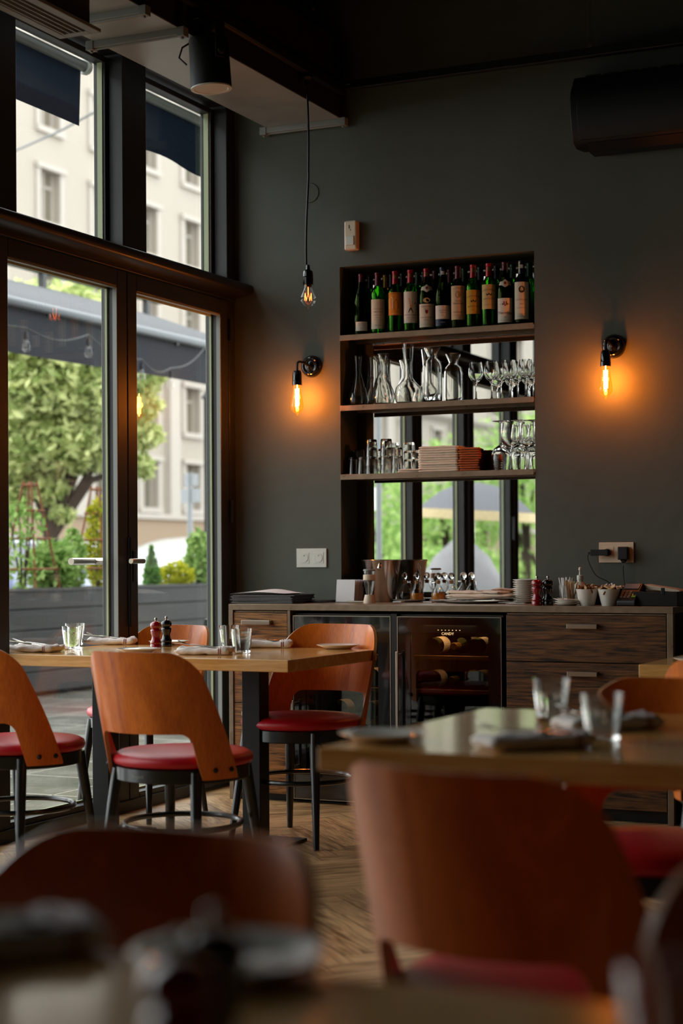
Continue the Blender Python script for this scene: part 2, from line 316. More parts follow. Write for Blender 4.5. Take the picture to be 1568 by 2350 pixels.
# ================================================================== SETTING
# floor: herringbone planks with a per-plank tone
def make_floor():
    LP, WP = .54, .09; x0, x1, y0, y1 = -4.02, 3.2, -3.0, 7.5
    vs = []; fs = []; cols = []; uvs = []
    ca, sa = math.cos(PI / 4), math.sin(PI / 4)
    def plank(cx, cy, ang, tone, off):
        c, s_ = math.cos(ang), math.sin(ang); g = .0008
        base = len(vs)
        for dx, dy in ((-LP / 2 + g, -WP / 2 + g), (LP / 2 - g, -WP / 2 + g), (LP / 2 - g, WP / 2 - g), (-LP / 2 + g, WP / 2 - g)):
            vs.append((cx + c * dx - s_ * dy, cy + s_ * dx + c * dy, 0)); uvs.append((dx + off, dy + off * 3))
        fs.append((base, base + 1, base + 2, base + 3)); cols.append(tone)
    n = round(LP / WP)
    R_ = 95
    for i in range(-R_, R_):
        for j in range(-14, 15):
            # herringbone lattice in rotated frame
            px = i * WP + j * LP; py = i * WP - j * LP
            for k in (0, 1):
                if k == 0: cx, cy, an = px + LP / 2, py + WP / 2, 0
                else: cx, cy, an = px + WP / 2, py + WP + LP / 2, PI / 2
                X = ca * cx - sa * cy - .4; Y = sa * cx + ca * cy + 2.2
                if x0 - .5 < X < x1 + .5 and y0 - .5 < Y < y1 + .5: plank(X, Y, an + PI / 4, random.random(), random.random() * 20)
    me = bpy.data.meshes.new('floor'); me.from_pydata(vs, [], fs)
    at = me.color_attributes.new('tone', 'FLOAT_COLOR', 'CORNER'); uv = me.uv_layers.new(name='uv')
    for p in me.polygons:
        for li in p.loop_indices:
            t = cols[p.index]; at.data[li].color = (t, t, t, 1); uv.data[li].uv = uvs[me.loops[li].vertex_index]
    m = bpy.data.materials.new('oak_herringbone'); m.use_nodes = True; n_ = m.node_tree; b = n_.nodes['Principled BSDF']
    a = n_.nodes.new('ShaderNodeAttribute'); a.attribute_name = 'tone'
    u = n_.nodes.new('ShaderNodeUVMap'); u.uv_map = 'uv'; mp = n_.nodes.new('ShaderNodeMapping'); mp.inputs['Scale'].default_value = (3, 26, 1)
    nz = n_.nodes.new('ShaderNodeTexNoise'); nz.inputs['Scale'].default_value = 1.6; nz.inputs['Detail'].default_value = 6; nz.inputs['Distortion'].default_value = 1.5
    n_.links.new(u.outputs[0], mp.inputs['Vector']); n_.links.new(mp.outputs[0], nz.inputs['Vector'])
    r = n_.nodes.new('ShaderNodeValToRGB'); r.color_ramp.elements[0].color = rgb('7c5833'); r.color_ramp.elements[1].color = rgb('dcb07c'); r.color_ramp.elements[0].position = .3; r.color_ramp.elements[1].position = .68
    ad = n_.nodes.new('ShaderNodeMath'); ad.operation = 'MULTIPLY_ADD'; ad.inputs[1].default_value = .22; n_.links.new(a.outputs['Fac'], ad.inputs[0]); n_.links.new(nz.outputs['Fac'], ad.inputs[2])
    sb = n_.nodes.new('ShaderNodeMath'); sb.operation = 'SUBTRACT'; sb.inputs[1].default_value = .11; n_.links.new(ad.outputs[0], sb.inputs[0]); n_.links.new(sb.outputs[0], r.inputs['Fac'])
    n_.links.new(r.outputs['Color'], b.inputs['Base Color']); b.inputs['Roughness'].default_value = .38
    bp = n_.nodes.new('ShaderNodeBump'); bp.inputs['Strength'].default_value = .15; bp.inputs['Distance'].default_value = .003; n_.links.new(nz.outputs['Fac'], bp.inputs['Height']); n_.links.new(bp.outputs[0], b.inputs['Normal'])
    me.materials.append(m); o = bpy.data.objects.new('floor', me); COL.objects.link(o); struct(o)
    # clip to the room
    import bmesh
    bm = bmesh.new(); bm.from_mesh(me)
    for co, no in (((x0, 0, 0), (1, 0, 0)), ((x1, 0, 0), (-1, 0, 0)), ((0, y0, 0), (0, 1, 0)), ((0, y1, 0), (0, -1, 0))):
        bmesh.ops.bisect_plane(bm, geom=bm.verts[:] + bm.edges[:] + bm.faces[:], plane_co=co, plane_no=no, clear_inner=True)
    bm.to_mesh(me); bm.free()
make_floor()
struct(B(-4.3, 3.2, -3.0, 7.7, -.08, -.001).build('floor_screed', 'plinth'))
struct(B(-4.3, 3.4, -3.2, 7.8, ZC, ZC + .15).build('ceiling', 'ceil'))
# back wall with the niche
NX0, NX1, NZ0, NZ1 = -3.447, -2.458, .895, 2.535
wb = MB()
wb.box(-4.125, NX0, Y0, Y0 + .3, 0, ZC); wb.box(NX1, 3.4, Y0, Y0 + .3, 0, ZC); wb.box(NX0, NX1, Y0, Y0 + .3, NZ1, ZC); wb.box(NX0, NX1, Y0, Y0 + .3, 0, NZ0)
wb.box(NX0, NX1, YM + .02, Y0 + .3, NZ0, NZ1)
struct(wb.build('wall_back', 'wall'))
struct(B(-4.155, -4.0, Y0 + .31, 16.5, -.1, 5.5).build('wall_outer', 'wall')); struct(B(3.2, 3.4, -3.2, Y0, 0, ZC).build('wall_right', 'wall')); struct(B(-4.3, 3.4, -3.2, -3.0, 0, ZC).build('wall_rear', 'wall'))

# left facade: openings along y
DO = [(6.504, 7.282), (5.537, 6.342), (4.63, 5.38), (3.69, 4.44), (2.76, 3.51), (1.83, 2.58)]
UP = [(6.593, 7.352), (5.60, 6.393), (4.64, 5.44), (3.68, 4.48), (2.72, 3.52), (1.76, 2.56)]
wl = MB(); wl.box(X0 - .14, X0, -3.0, 1.70, 0, ZC); wl.box(X0 - .14, X0, 1.70, Y0, 3.37, ZC); wl.box(X0 - .14, X0 - .0, 1.70, Y0, 2.405, 2.50)
yy = [Y0] 
for a, b in UP: wl.box(X0 - .14, X0, b, yy[-1], 2.5, 3.37); yy.append(a)
wl.box(X0 - .14, X0, 1.70, yy[-1], 2.5, 3.37); wl.box(X0 - .14, X0 - .005, 7.375, Y0, 0, 2.41)
struct(wl.build('wall_left', 'frame_dk', bevel=.004))
le = MB(); le.prism([(X0, 2.42), (X0 + .04, 2.424), (X0 + .09, 2.436), (X0 + .098, 2.446), (X0 + .098, 2.474), (X0 + .09, 2.482), (X0 - .02, 2.52), (X0 - .02, 2.42)], 1.70, Y0, 'y')
struct(le.build('trim_1', 'ledge', smooth=True, angle=50))
# upper fixed windows
for i, (a, b) in enumerate(UP):
    f = MB(); xi, xo = X0 - .075, X0 - .135; t = .026; z0, z1 = 2.515, 3.355
    f.box(xo, xi, a, a + t, z0, z1); f.box(xo, xi, b - t, b, z0, z1); f.box(xo, xi, a + t, b - t, z0, z0 + t); f.box(xo, xi, a + t, b - t, z1 - t, z1)
    wo = struct(f.build('window_%d' % (i + 1), 'frame', bevel=.003))
    g = MB(); g.box(xo + .012, xo + .022, a + t, b - t, z0 + t, z1 - t); g.build('glass_pane', 'pane', wo)
    q = MB(); q.box(xo + .022, xi - .012, b - t - .006, b - t, z0 + t, z1 - t); q.build('gasket', 'gasket', wo)
# doors: folding leaves
for i, (a, b) in enumerate(DO):
    s_ = .078; f = MB(); xi, xo = X0, X0 - .085; z0, z1 = .075, 2.325
    f.box(xo, xi, a - s_, a, .01, 2.40); f.box(xo, xi, b, b + s_, .01, 2.40); f.box(xo, xi, a, b, .01, z0); f.box(xo, xi, a, b, z1, 2.40)
    d = struct(f.build('door_%d' % (i + 1), 'frame', bevel=.004))
    MB().box(xo + .016, xo + .026, a + .001, b - .001, z0, z1).build('glass_pane', 'pane', d)
    q = MB(); q.box(xo + .026, xo + .036, b - .010, b, z0, z1); q.box(xo + .026, xo + .036, a, a + .01, z0, z1); q.box(xo + .026, xo + .036, a, b, z1 - .01, z1); q.box(xo + .026, xo + .036, a, b, z0, z0 + .01); q.build('gasket', 'gasket', d)
    q = MB(); q.box(xi - .022, xi - .001, b - .006, b, z0, z1); q.box(xi - .022, xi - .001, a, b, z1 - .008, z1); q.build('glazing_bead', 'bead', d)
    if i == 0:
        hx = X0; yc = a - .04
        h = MB(); h.prism([(yc - .016, 1.02), (yc + .016, 1.02), (yc + .016, 1.16), (yc - .016, 1.16)], hx - .002, hx + .01, 'x'); h.build('handle_plate', 'black', d, bevel=.004)
        h = MB(); h.tube([(hx + .005, yc, 1.112), (hx + .05, yc, 1.112), (hx + .058, yc - .01, 1.112), (hx + .058, yc - .115, 1.112)], .0115, 10); h.build('handle', 'steel', d, smooth=True)
        h = MB()
        for zz in (.35, 1.3, 2.2): h.tube([(hx + .012, b + .079, zz), (hx + .012, b + .079, zz + .11)], .011, 10)
        h.build('hinge', 'frame_dk', d, smooth=True)
        l = MB(); l.box(hx, hx + .012, a - .082, a - .068, .82, 1.22); l.build('lock_strip', 'frame_dk', d, bevel=.004)
    if i == 1:
        hx = X0 - .085; yc = b + .04
        h = MB(); h.tube([(hx, yc, 1.112), (hx - .06, yc, 1.112), (hx - .065, yc - .02, 1.112), (hx - .065, yc - .19, 1.112)], .016, 12); h.build('handle', 'steel', d, smooth=True)
    if i in (3, 5):
        h = MB(); h.box(X0, X0 + .03, a - .05, a - .02, 1.25, 1.42); h.build('handle', 'black', d, bevel=.005)
struct(B(X0 - .12, X0 + .004, 1.70, Y0, -.01, .012).build('trim_2', 'frame_dk'))
struct(B(X0 + .0, X0 + .015, 1.70, Y0 - .52, 0, .05).build('baseboard_left', 'frame_dk'))

# niche mirror, its frame
fm = empty('niche_mirror', (NX0, YM, .91)); tag(fm, 'large mirror in a dark frame at the back of the wall niche, reflecting the doors', 'mirror')
q = MB(); q.box(NX0 + .045, NX1 - .002, YM, YM + .006, .911, 2.47); q.build('mirror_glass', 'mirror', w=fm)
q = MB(); q.box(NX0 + .002, NX0 + .045, YM - .008, YM + .01, .911, NZ1 - .005); q.box(NX0 + .045, NX1 - .002, YM - .004, YM + .01, 2.47, 2.49); q.build('frame', 'duct_dk', w=fm)
q = MB(); q.box(NX0 + .045, NX1 - .002, YM - .006, YM + .01, 2.492, 2.50); q.build('top_strip', 'steel', w=fm)
# shelves
SZ = [1.527, 1.861, 2.202]
SHN = ['lowest', 'middle', 'top']; SHL = ['lowest steel shelf in the niche under the stacked napkins and tumblers', 'middle steel shelf in the niche under the decanters', 'top steel shelf in the niche carrying the wine bottles']
for z, l in zip(SZ, SHL):
    q = MB(); q.box(NX0 + .001, NX1 - .006, Y0 - .008, Y0 - .002, z - .026, z); q.box(NX0 + .003, NX1 - .006, Y0 - .002, YM - .012, z - .006, z)
    q.box(NX0 + .003, NX1 - .006, YM - .02, YM - .012, z - .022, z - .006)
    for k in range(9): q.sphere((NX0 + .1 + k * .1, Y0 + .10, z - .008), .007, 8, 5)
    tag(q.build('steel_shelf', 'rust', bevel=.001), l, 'shelf', 'steel shelves in the niche')

# ================================================================== OUTSIDE
pv = empty('pavement', (-8, 12, 0)); 
q = MB(); q.box(-30.5, -4.3, -90, 80, -.2, -.015); struct(q.build('ground_1', 'concrete'))
bpy.data.objects.remove(pv)
q = MB()
for k in range(-6, 40): q.box(-8.3, -4.4, 2 + k * .6, 2.012 + k * .6, -.015, -.0145)
for k in range(6): q.box(-4.7 - k * .6, -4.69 - k * .6, -2, 26, -.015, -.0145)
struct(q.build('paving_joints', 'joint'))
# building across the street
XB = -31.0
def building(name, label, y0, y1, ystart, pitch, n, floors, wall='stone'):
    bl = empty(name, (XB, (y0 + y1) / 2, 0)); tag(bl, label, 'building')
    H_ = 22; q = MB()
    cols_ = [ystart + pitch * k for k in range(n)]
    # wall with holes: vertical piers + bands
    edges = [y0]
    for c in cols_: edges += [c - .55, c + .55]
    edges.append(y1)
    for k in range(0, len(edges), 2): q.box(XB - .6, XB, edges[k], edges[k + 1], 2.7, H_)
    for c in cols_:
        zz = 2.7
        for s_ in floors: q.box(XB - .6, XB, c - .55, c + .55, zz, s_); zz = s_ + 1.66
        q.box(XB - .6, XB, c - .55, c + .55, zz, H_)
    q.build('wall', wall, w=bl)
    q = MB(); q.box(XB - .5, XB + .12, y0, y1, -.1, 2.6); q.build('plinth', 'stone2', w=bl)
    q = MB(); q.box(XB - .2, XB + .25, y0, y1, 2.6, 2.78); q.build('plinth_course', 'stone3', w=bl)
    q = MB(); q.prism([(XB, 8.0), (XB + .45, 8.25), (XB + .5, 8.5), (XB, 8.6)], y0, y1, 'y'); q.build('cornice', 'stone3', w=bl)
    for k in range(0, n, 2):
        q = MB(); q.box(XB, XB + .22, cols_[k] + pitch / 2 - .35, cols_[k] + pitch / 2 + .35, 2.78, 8.0); q.build('pilaster', 'stone3', w=bl)
    for c in cols_:
        for s_ in floors:
            q = MB(); q.box(XB - .32, XB - .28, c - .55, c + .55, s_, s_ + 1.66); g = q.build('window', 'darkpane', w=bl)
            q = MB(); q.box(XB - .28, XB - .22, c - .04, c + .04, s_, s_ + 1.66); q.box(XB - .28, XB - .22, c - .55, c - .47, s_, s_ + 1.66); q.box(XB - .28, XB - .22, c + .47, c + .55, s_, s_ + 1.66); q.box(XB - .28, XB - .22, c - .47, c + .47, s_ + 1.15, s_ + 1.22)
            fr = q.build('window_frame', 'stone3', g); fr.location = -Vector(bl.location)
            q = MB(); q.box(XB, XB + .14, c - .75, c + .75, s_ - .18, s_); q.box(XB, XB + .08, c - .75, c - .55, s_, s_ + 1.66); q.box(XB, XB + .08, c + .55, c + .75, s_, s_ + 1.66); q.box(XB, XB + .16, c - .8, c + .8, s_ + 1.66, s_ + 1.82)
            q.build('window_surround', 'stone3', w=bl)
    return bl
building('apartment_building', 'cream stone building with deep narrow windows seen through the glass doors', 34, 78, 38.9, 3.0, 12, [3.0, 5.8, 8.9, 11.9, 14.9, 17.9])
building('apartment_building', 'cream stone building seen only in the niche mirror above the trees', -88, -26, -84, 4.2, 14, [3.0, 5.9, 8.9, 11.9])
# planters
def planter_box(y0, y1, label, x=-8.25):
    p = empty('planter_box', (x - .25, (y0 + y1) / 2, 0)); tag(p, label, 'planter', 'dark plank planters on the terrace')
    for k in range(5):
        q = MB(); z0 = .02 + k * .175; q.box(x - .03, x, y0, y1, z0, z0 + .165); q.build('plank', 'planter', w=p, bevel=.006)
    q = MB(); q.box(x - .5, x - .03, y0, y1, .02, .80); q.build('box_body', 'planter', w=p)
    q = MB(); q.box(x - .52, x + .012, y0 - .005, y1 + .005, .862, .888); q.box(x - .035, x + .01, y0 - .005, y0 + .03, 0, .87); q.box(x - .035, x + .01, y1 - .03, y1 + .005, 0, .87); q.build('rim', 'planter', w=p, bevel=.004)
    return p
planter_box(10.9, 12.95, 'long dark plank planter with the two trellises, behind the left door'); planter_box(13.0, 15.2, 'dark plank planter with the small conifer, behind the right door'); planter_box(8.6, 10.85, 'dark plank planter at the far left, mostly behind the door post')
# foliage
def leaves(mb, center, rad, n, size, shape=None, seed=0, tri=False):
    rg = np.random.RandomState(seed); 
    for _ in range(n):
        while True:
            p = rg.uniform(-1, 1, 3)
            d = (p ** 2).sum()
            if d < 1 and (d > .25 or rg.rand() < .4): break
        if shape == 'cone': k = max(.08, (1 - (p[2] + 1) / 2)); p[0] *= k; p[1] *= k
        c = np.array(center) + p * np.array(rad); s_ = size * rg.uniform(.6, 1.25)
        a = rg.normal(size=3); a /= np.linalg.norm(a); b = np.cross(a, rg.normal(size=3)); b /= np.linalg.norm(b)
        mb.add([c - a * s_, c - b * s_ * .45 + a * s_ * .1, c + a * s_, c + b * s_ * .45 + a * s_ * .1], [(0, 1, 2, 3)])
def shrub(name, px, py0, py1, wpx, depth, m, label, cat='shrub', n=500, size=.04, shape=None, seed=1, stem=True, group=None, blobs=None):
    b = atx(px, py0, -8.48); depth = (b - Vector((0, 0, EYE))).dot(fw); b.z = .80; h = (py0 - py1) * depth / F_PX + .06; r = min(.5, wpx * depth / F_PX / 2)
    o = empty(name, b); tag(o, label, cat, group); q = MB()
    if blobs:
        for (bx, bz, br, bn) in blobs: leaves(q, (bx * r, 0, bz * h), (br * r, br * r, br * r * 1.0), bn, size, None, seed + int(bz * 100))
    else: leaves(q, (0, 0, h * .52), (r, r * .8, h * .5), n, size, shape, seed)
    q.build('foliage', m, o)
    if stem:
        q = MB(); 
        for k in range(4): a = k * 1.7; q.tube([(0, 0, 0), (.3 * r * math.cos(a), .3 * r * math.sin(a), h * .5), (.5 * r * math.cos(a), .5 * r * math.sin(a), h * .85)], [.012, .008, .004], 6)
        q.build('stem', 'bark', o)
    return o
shrub('green_shrub', 120, 1352, 1235, 130, 14.6, 'leafB', 'bushy bright green plant between the trellises in the left planter', n=900, size=.05, seed=3)
shrub('mint_plant', 168, 1352, 1215, 70, 14.5, 'leafB', 'taller light green plant right of the bushy one in the left planter', 'plant', n=420, size=.045, seed=4)
shrub('climbing_plant', 226, 1350, 1130, 70, 14.7, 'leafC', 'yellow green climber growing up the right trellis', 'plant', n=650, size=.045, seed=5)
shrub('climbing_plant', 52, 1352, 1140, 120, 14.5, 'leafB', 'sparse climber with yellowish leaves on the left trellis', 'plant', n=260, size=.045, seed=6)
shrub('dwarf_conifer', 348, 1342, 1246, 66, 14.8, 'leafD', 'small cone shaped conifer behind the right door', 'shrub', n=1500, size=.03, shape='cone', seed=7)
shrub('yellow_shrub', 405, 1342, 1285, 90, 14.9, 'leafC', 'low yellow green shrub right of the small conifer', 'shrub', n=700, size=.035, seed=8)
shrub('leafy_shrub', 455, 1342, 1212, 62, 14.7, 'leafB', 'tall bright leafy shrub beside the dark terrace post', 'shrub', n=420, size=.06, seed=9)
def trellis(px, depth, label):
    b = atx(px, 1352, -8.5); b.z = .85; t = empty('garden_trellis', b); tag(t, label, 'trellis', 'wooden obelisk trellises in the planter')
    h = .95; c4 = [(-1, -1), (1, -1), (1, 1), (-1, 1)]; rb, rt_ = .19, .04
    for cx, cy in c4:
        q = MB(); q.tube([(cx * rb, cy * rb, -.05), (cx * rt_, cy * rt_, h)], .011, 4); q.build('upright', 'terracotta', t)
    for zz in (.2, .46, .7, .92):
        k = rb + (rt_ - rb) * zz / h; q = MB()
        for i in range(4): a, b_ = c4[i], c4[(i + 1) % 4]; q.tube([(a[0] * k * 1.1, a[1] * k * 1.1, zz), (b_[0] * k * 1.1, b_[1] * k * 1.1, zz)], .010, 4)
        q.build('rung', 'terracotta', t)
    return t
trellis(70, 14.6, 'left of the two wooden obelisk trellises in the planter'); trellis(226, 14.8, 'right of the two wooden obelisk trellises, beside the door frame')
# maple tree
def tree(loc, label, crown, n, size, m, seed, trunk_h, group=None):
    t = empty('leafy_tree', loc); tag(t, label, 'tree', group); q = MB()
    for (dx, dy, dz, r, k) in crown: leaves(q, (dx, dy, dz), (r, r, r * .75), int(n * k), size, None, seed); seed += 1
    q.build('foliage', m, t); q = MB(); q.tube([(0, 0, -.02), (.05, 0, trunk_h * .5), (.1, .05, trunk_h)], [.16, .12, .08], 8)
    for a in range(7):
        dx, dy, dz, r, k = crown[a % len(crown)]; q.tube([(.07, 0, trunk_h * .7), (dx * .5, dy * .5, (trunk_h + dz) / 2), (dx, dy, dz)], [.07, .05, .02], 6)
    q.build('trunk', 'bark', t); return t
tb = atd(105, 1500, 22); rr = rt
def cr_(px, py, r, k, depth=22, z0=0): p = atd(px, py, depth); return (p.x - tb.x, p.y - tb.y, p.z, r, k)
tree((tb.x, tb.y, 0), 'broad leafy maple tree behind the planters, seen through the glass doors',
     [cr_(60, 900, .8, 1), cr_(170, 880, .75, 1), cr_(245, 930, .6, .8), cr_(315, 860, .4, .4), cr_(330, 1000, .25, .18), cr_(315, 1070, .22, .16), cr_(40, 1040, .55, .7), cr_(150, 1020, .6, .9), cr_(220, 1030, .4, .5), cr_(110, 1120, .3, .3), cr_(140, 1180, .18, .14), cr_(90, 760, .9, 1), cr_(0, 800, .8, 1), cr_(190, 740, .7, .6), cr_(330, 930, .25, .18), cr_(20, 1150, .3, .2)], 2100, .085, 'leafA', 20, 2.0)
# cars
def car(loc, rz, paint, label):
    c = empty('parked_car', loc, rz); tag(c, label, 'car')
    st = [(-2.15, .45, .62, .62, .62), (-2.0, .35, .75, .78, .72), (-1.5, .25, .92, .98, .82), (-1.0, .22, .95, 1.30, .86), (-.5, .22, .95, 1.47, .87), (.2, .22, .95, 1.50, .87), (.8, .22, .93, 1.38, .87), (1.35, .24, .90, 1.0, .85), (1.8, .3, .80, .82, .78), (2.1, .45, .62, .64, .6)]
    vs = []; fs = []
    for x, zb, zbelt, zr, hw in st:
        hr = hw * .78
        vs += [(x, -hw * .9, zb), (x, -hw, (zb + zbelt) / 2), (x, -hw * .97, zbelt), (x, -hr, zr), (x, 0, zr + .03), (x, hr, zr), (x, hw * .97, zbelt), (x, hw, (zb + zbelt) / 2), (x, hw * .9, zb)]
    for i in range(len(st) - 1):
        for k in range(9): fs.append((i * 9 + k, i * 9 + (k + 1) % 9, (i + 1) * 9 + (k + 1) % 9, (i + 1) * 9 + k))
    fs += [tuple(reversed(range(9))), tuple(range((len(st) - 1) * 9, len(st) * 9))]
    MB().add(vs, fs).build('body', paint, c, smooth=True, sub=2)
    for s_ in (-1, 1):
        y = s_ * .79
        q = MB(); q.prism([(-1.2, .98), (.0, .98), (.0, 1.36), (-.55, 1.36)], y - .02, y + .02, 'y'); q.build('side_window', 'carglass', c, bevel=.01)
        q = MB(); q.prism([(.06, .98), (1.15, .98), (.65, 1.32), (.06, 1.37)], y - .02, y + .02, 'y'); q.build('side_window', 'carglass', c, bevel=.01)
        for x in (-1.35, 1.35):
            q = MB(); q.lathe([(.1, -.1), (.3, -.1), (.32, -.06), (.32, .06), (.3, .1), (.1, .1)], 20); q.xf(Matrix.Translation((x, s_ * .74, .32)) @ Matrix.Rotation(PI / 2, 4, 'X')); q.build('wheel', 'tyre', c, smooth=True)
        q = MB(); q.sphere((.95, s_ * .95, 1.0), .1, 10, 8, (.8, .8, .7)); q.build('wing_mirror', paint, c, smooth=True)
    q = MB(); q.prism([(.78, 1.40), (1.32, 1.02), (1.34, 1.03), (.80, 1.42)], -.62, .62, 'y'); q.build('windscreen', 'carglass', c)
    return c
car((-13.6, 23.6, 0), PI / 2, 'carwhite', 'white parked car behind the small conifer in the right door')
car((-13.9, 18.7, 0), PI / 2, 'carblue', 'pale blue parked car behind the left trellis')
car((-17.2, 26.0, 0), -PI / 2, 'carwhite', 'white car parked in the second row across the street')
# road sign seen from behind
sg = empty('road_sign', (atd(437, 1330, 25).x, atd(437, 1330, 25).y, 0)); tag(sg, 'grey back of a road sign with two plates on a pole', 'sign')
q = MB(); q.tube([(0, 0, 0), (0, 0, 2.42)], .04, 10); q.build('pole', 'signgrey', sg, smooth=True)
dx, dy = rt.x, rt.y
def plate(a, b, z0, z1):
    q = MB(); q.box(a, b, -.01, .01, z0, z1); q.xf(Matrix.Rotation(-YAW * -1, 4, 'Z')); q.build('sign_plate', 'signgrey', sg)
plate(-.22, -.02, 1.98, 2.18); plate(.02, .24, 1.98, 2.18); plate(-.14, .2, 2.22, 2.40)
# terrace post
pp = atx(486, 1338, -8.5); tp = empty('terrace_post', (pp.x, pp.y, .80)); tag(tp, 'dark grey square post with a pyramid cap at the edge of the right door', 'post')
q = MB(); q.box(-.055, .055, -.055, .055, 0, 1.98); q.build('shaft', 'planter', tp, bevel=.004); q = MB(); q.lathe([(.11, 1.98), (.11, 2.0), (.001, 2.14)], 4); q.build('cap', 'planter', tp)
# terrace stand near the door
q = MB(); q.prism([(-.12, 0), (.12, 0), (.09, .72), (-.06, .72)], -.15, .15, 'y'); q.xf(Matrix.Rotation(.45, 4, 'Z'))
pb = atd(492, 1500, 11.5); o = q.build('menu_stand', 'black', bevel=.005); o.location = (pb.x, pb.y, 0); tag(o, 'dark tapered stand just outside the right door', 'stand')
# lower awning out on the terrace
a1 = empty('terrace_awning', (-7.9, 12, 0)); tag(a1, 'grey fabric awning over the terrace seen through the glass doors', 'awning')
def cloth(P0, P1, P2, P3, n=24, m_=6, sag=.02, seed=0, th=.003):
    q = MB(); vs = []; rg = np.random.RandomState(seed); ph = rg.rand() * 6
    for i in range(n + 1):
        for j in range(m_ + 1):
            u, v = i / n, j / m_; p = (Vector(P0) * (1 - u) + Vector(P1) * u) * (1 - v) + (Vector(P3) * (1 - u) + Vector(P2) * u) * v
            vs.append(p + Vector((sag * math.sin(u * 14 + ph) * v, 0, sag * .8 * math.sin(u * 9 + ph * 2) * v)))
    q.add(vs, [(i * (m_ + 1) + j, (i + 1) * (m_ + 1) + j, (i + 1) * (m_ + 1) + j + 1, i * (m_ + 1) + j + 1) for i in range(n) for j in range(m_)]); return q
cloth((-7.9, 6.5, 3.17), (-7.9, 15.6, 3.20), (-9.4, 15.6, 3.74), (-9.4, 6.5, 3.72), sag=.015).build('canopy_cloth', 'awn', w=a1, smooth=True)
q = MB(); q.tube([(-7.92, 6.5, 3.15), (-7.92, 15.6, 3.17)], .045, 12); q.build('front_bar', 'tube', w=a1, smooth=True)
cloth((-7.93, 6.5, 3.12), (-7.93, 15.6, 3.14), (-7.95, 15.6, 2.78), (-7.95, 6.5, 2.79), sag=.02, seed=3).build('valance', 'val', w=a1, smooth=True)
for y in (7.5, 9.8, 11.45, 13.5, 15.4):
    q = MB(); q.tube([(-7.9, y, 3.12), (-9.4, y, 3.66)], .022, 8); q.build('arm', 'frame_dk', w=a1)
    q = MB(); q.box(-9.43, -9.37, y - .03, y + .03, 3.64, 3.98); q.build('post', 'frame_dk', w=a1)
q = MB(); q.box(-9.45, -9.35, 6.4, 15.7, 3.88, 3.96); q.build('rear_rail', 'frame_dk', w=a1, bevel=.01)
# string bulbs under it
ws = empty('string_lights', (-7.8, 12, 2.9)); tag(ws, 'black cable with clear unlit bulbs strung under the terrace awning', 'string lights')
pts = []; bul = [atx(60, 770, -7.8), atx(203, 785, -7.8), atx(325, 840, -7.8), atx(392, 860, -7.8)]
allp = [bul[0] + Vector((0, -1.2, .15))] + bul + [atx(480, 800, -7.8)]
for i in range(len(allp) - 1):
    for k in range(8): u = k / 8; p = allp[i].lerp(allp[i + 1], u); p.z += .06 - .12 * math.sin(PI * u) * .6; pts.append(p)
q = MB(); q.tube(pts, .007, 6); q.build('cable', 'black', w=ws, smooth=True)
for p in bul:
    q = MB(); q.lathe([(.014, .03), (.018, -.03)], 10, (p.x, p.y, p.z)); q.build('lamp_socket', 'black', w=ws, smooth=True)
    q = MB(); q.lathe([(.013, -.03), (.02, -.05), (.032, -.085), (.03, -.11), (.015, -.128), (.001, -.13)], 14, (p.x, p.y, p.z)); q.build('bulb', 'bulb', w=ws, smooth=True)
# window awnings outside the upper windows
def cassette(y0, y1, label, endz=0):
    a = empty('window_awning', (-4.9, (y0 + y1) / 2, 3.4)); tag(a, label, 'awning', 'rolled awnings outside the upper windows')
    q = MB(); q.tube([(-4.9, y0, 3.78), (-4.9, y1 + .2, 3.78)], .04, 14); q.build('roller_tube', 'tube', w=a, smooth=True)
    q = MB(); q.tube([(-4.93, y0, 3.705), (-4.93, y1, 3.705)], .028, 14); q.build('front_tube', 'bead', w=a, smooth=True)
    q = MB(); q.lathe([(.001, 0), (.04, 0), (.04, .03), (.001, .03)], 12); q.xf(Matrix.Translation((-4.93, y1, 3.705)) @ Matrix.Rotation(-PI / 2, 4, 'X')); q.build('end_cap', 'offw', w=a, smooth=True)
    cloth((-4.94, y0, 3.69), (-4.94, y1 - .01, 3.69), (-4.955, y1 - .012, 3.40), (-4.955, y0, 3.41), sag=.012, seed=int(y1 * 3)).build('hanging_cloth', 'awn_dk', w=a, smooth=True)
    q = MB(); q.box(-4.85, -4.16, y1 - .02, y1 + .03, 3.80, 3.84); q.build('bracket', 'tube', w=a)
cassette(4.6, 7.46, 'dark blue awning cloth hanging outside the upper left window'); cassette(7.75, 9.3, 'dark blue awning cloth hanging outside the upper right window')
# overhead cable
p0, p1 = atd(30, 348, 20), atd(270, 228, 16)
q = MB(); q.tube([p0 + (p0 - p1) * .8, p0, p0.lerp(p1, .5) - Vector((0, 0, .03)), p1, p1 + (p1 - p0) * .8], .014, 6); tag(q.build('overhead_cable', 'black', smooth=True), 'black overhead cable crossing the upper left window outside', 'cable')

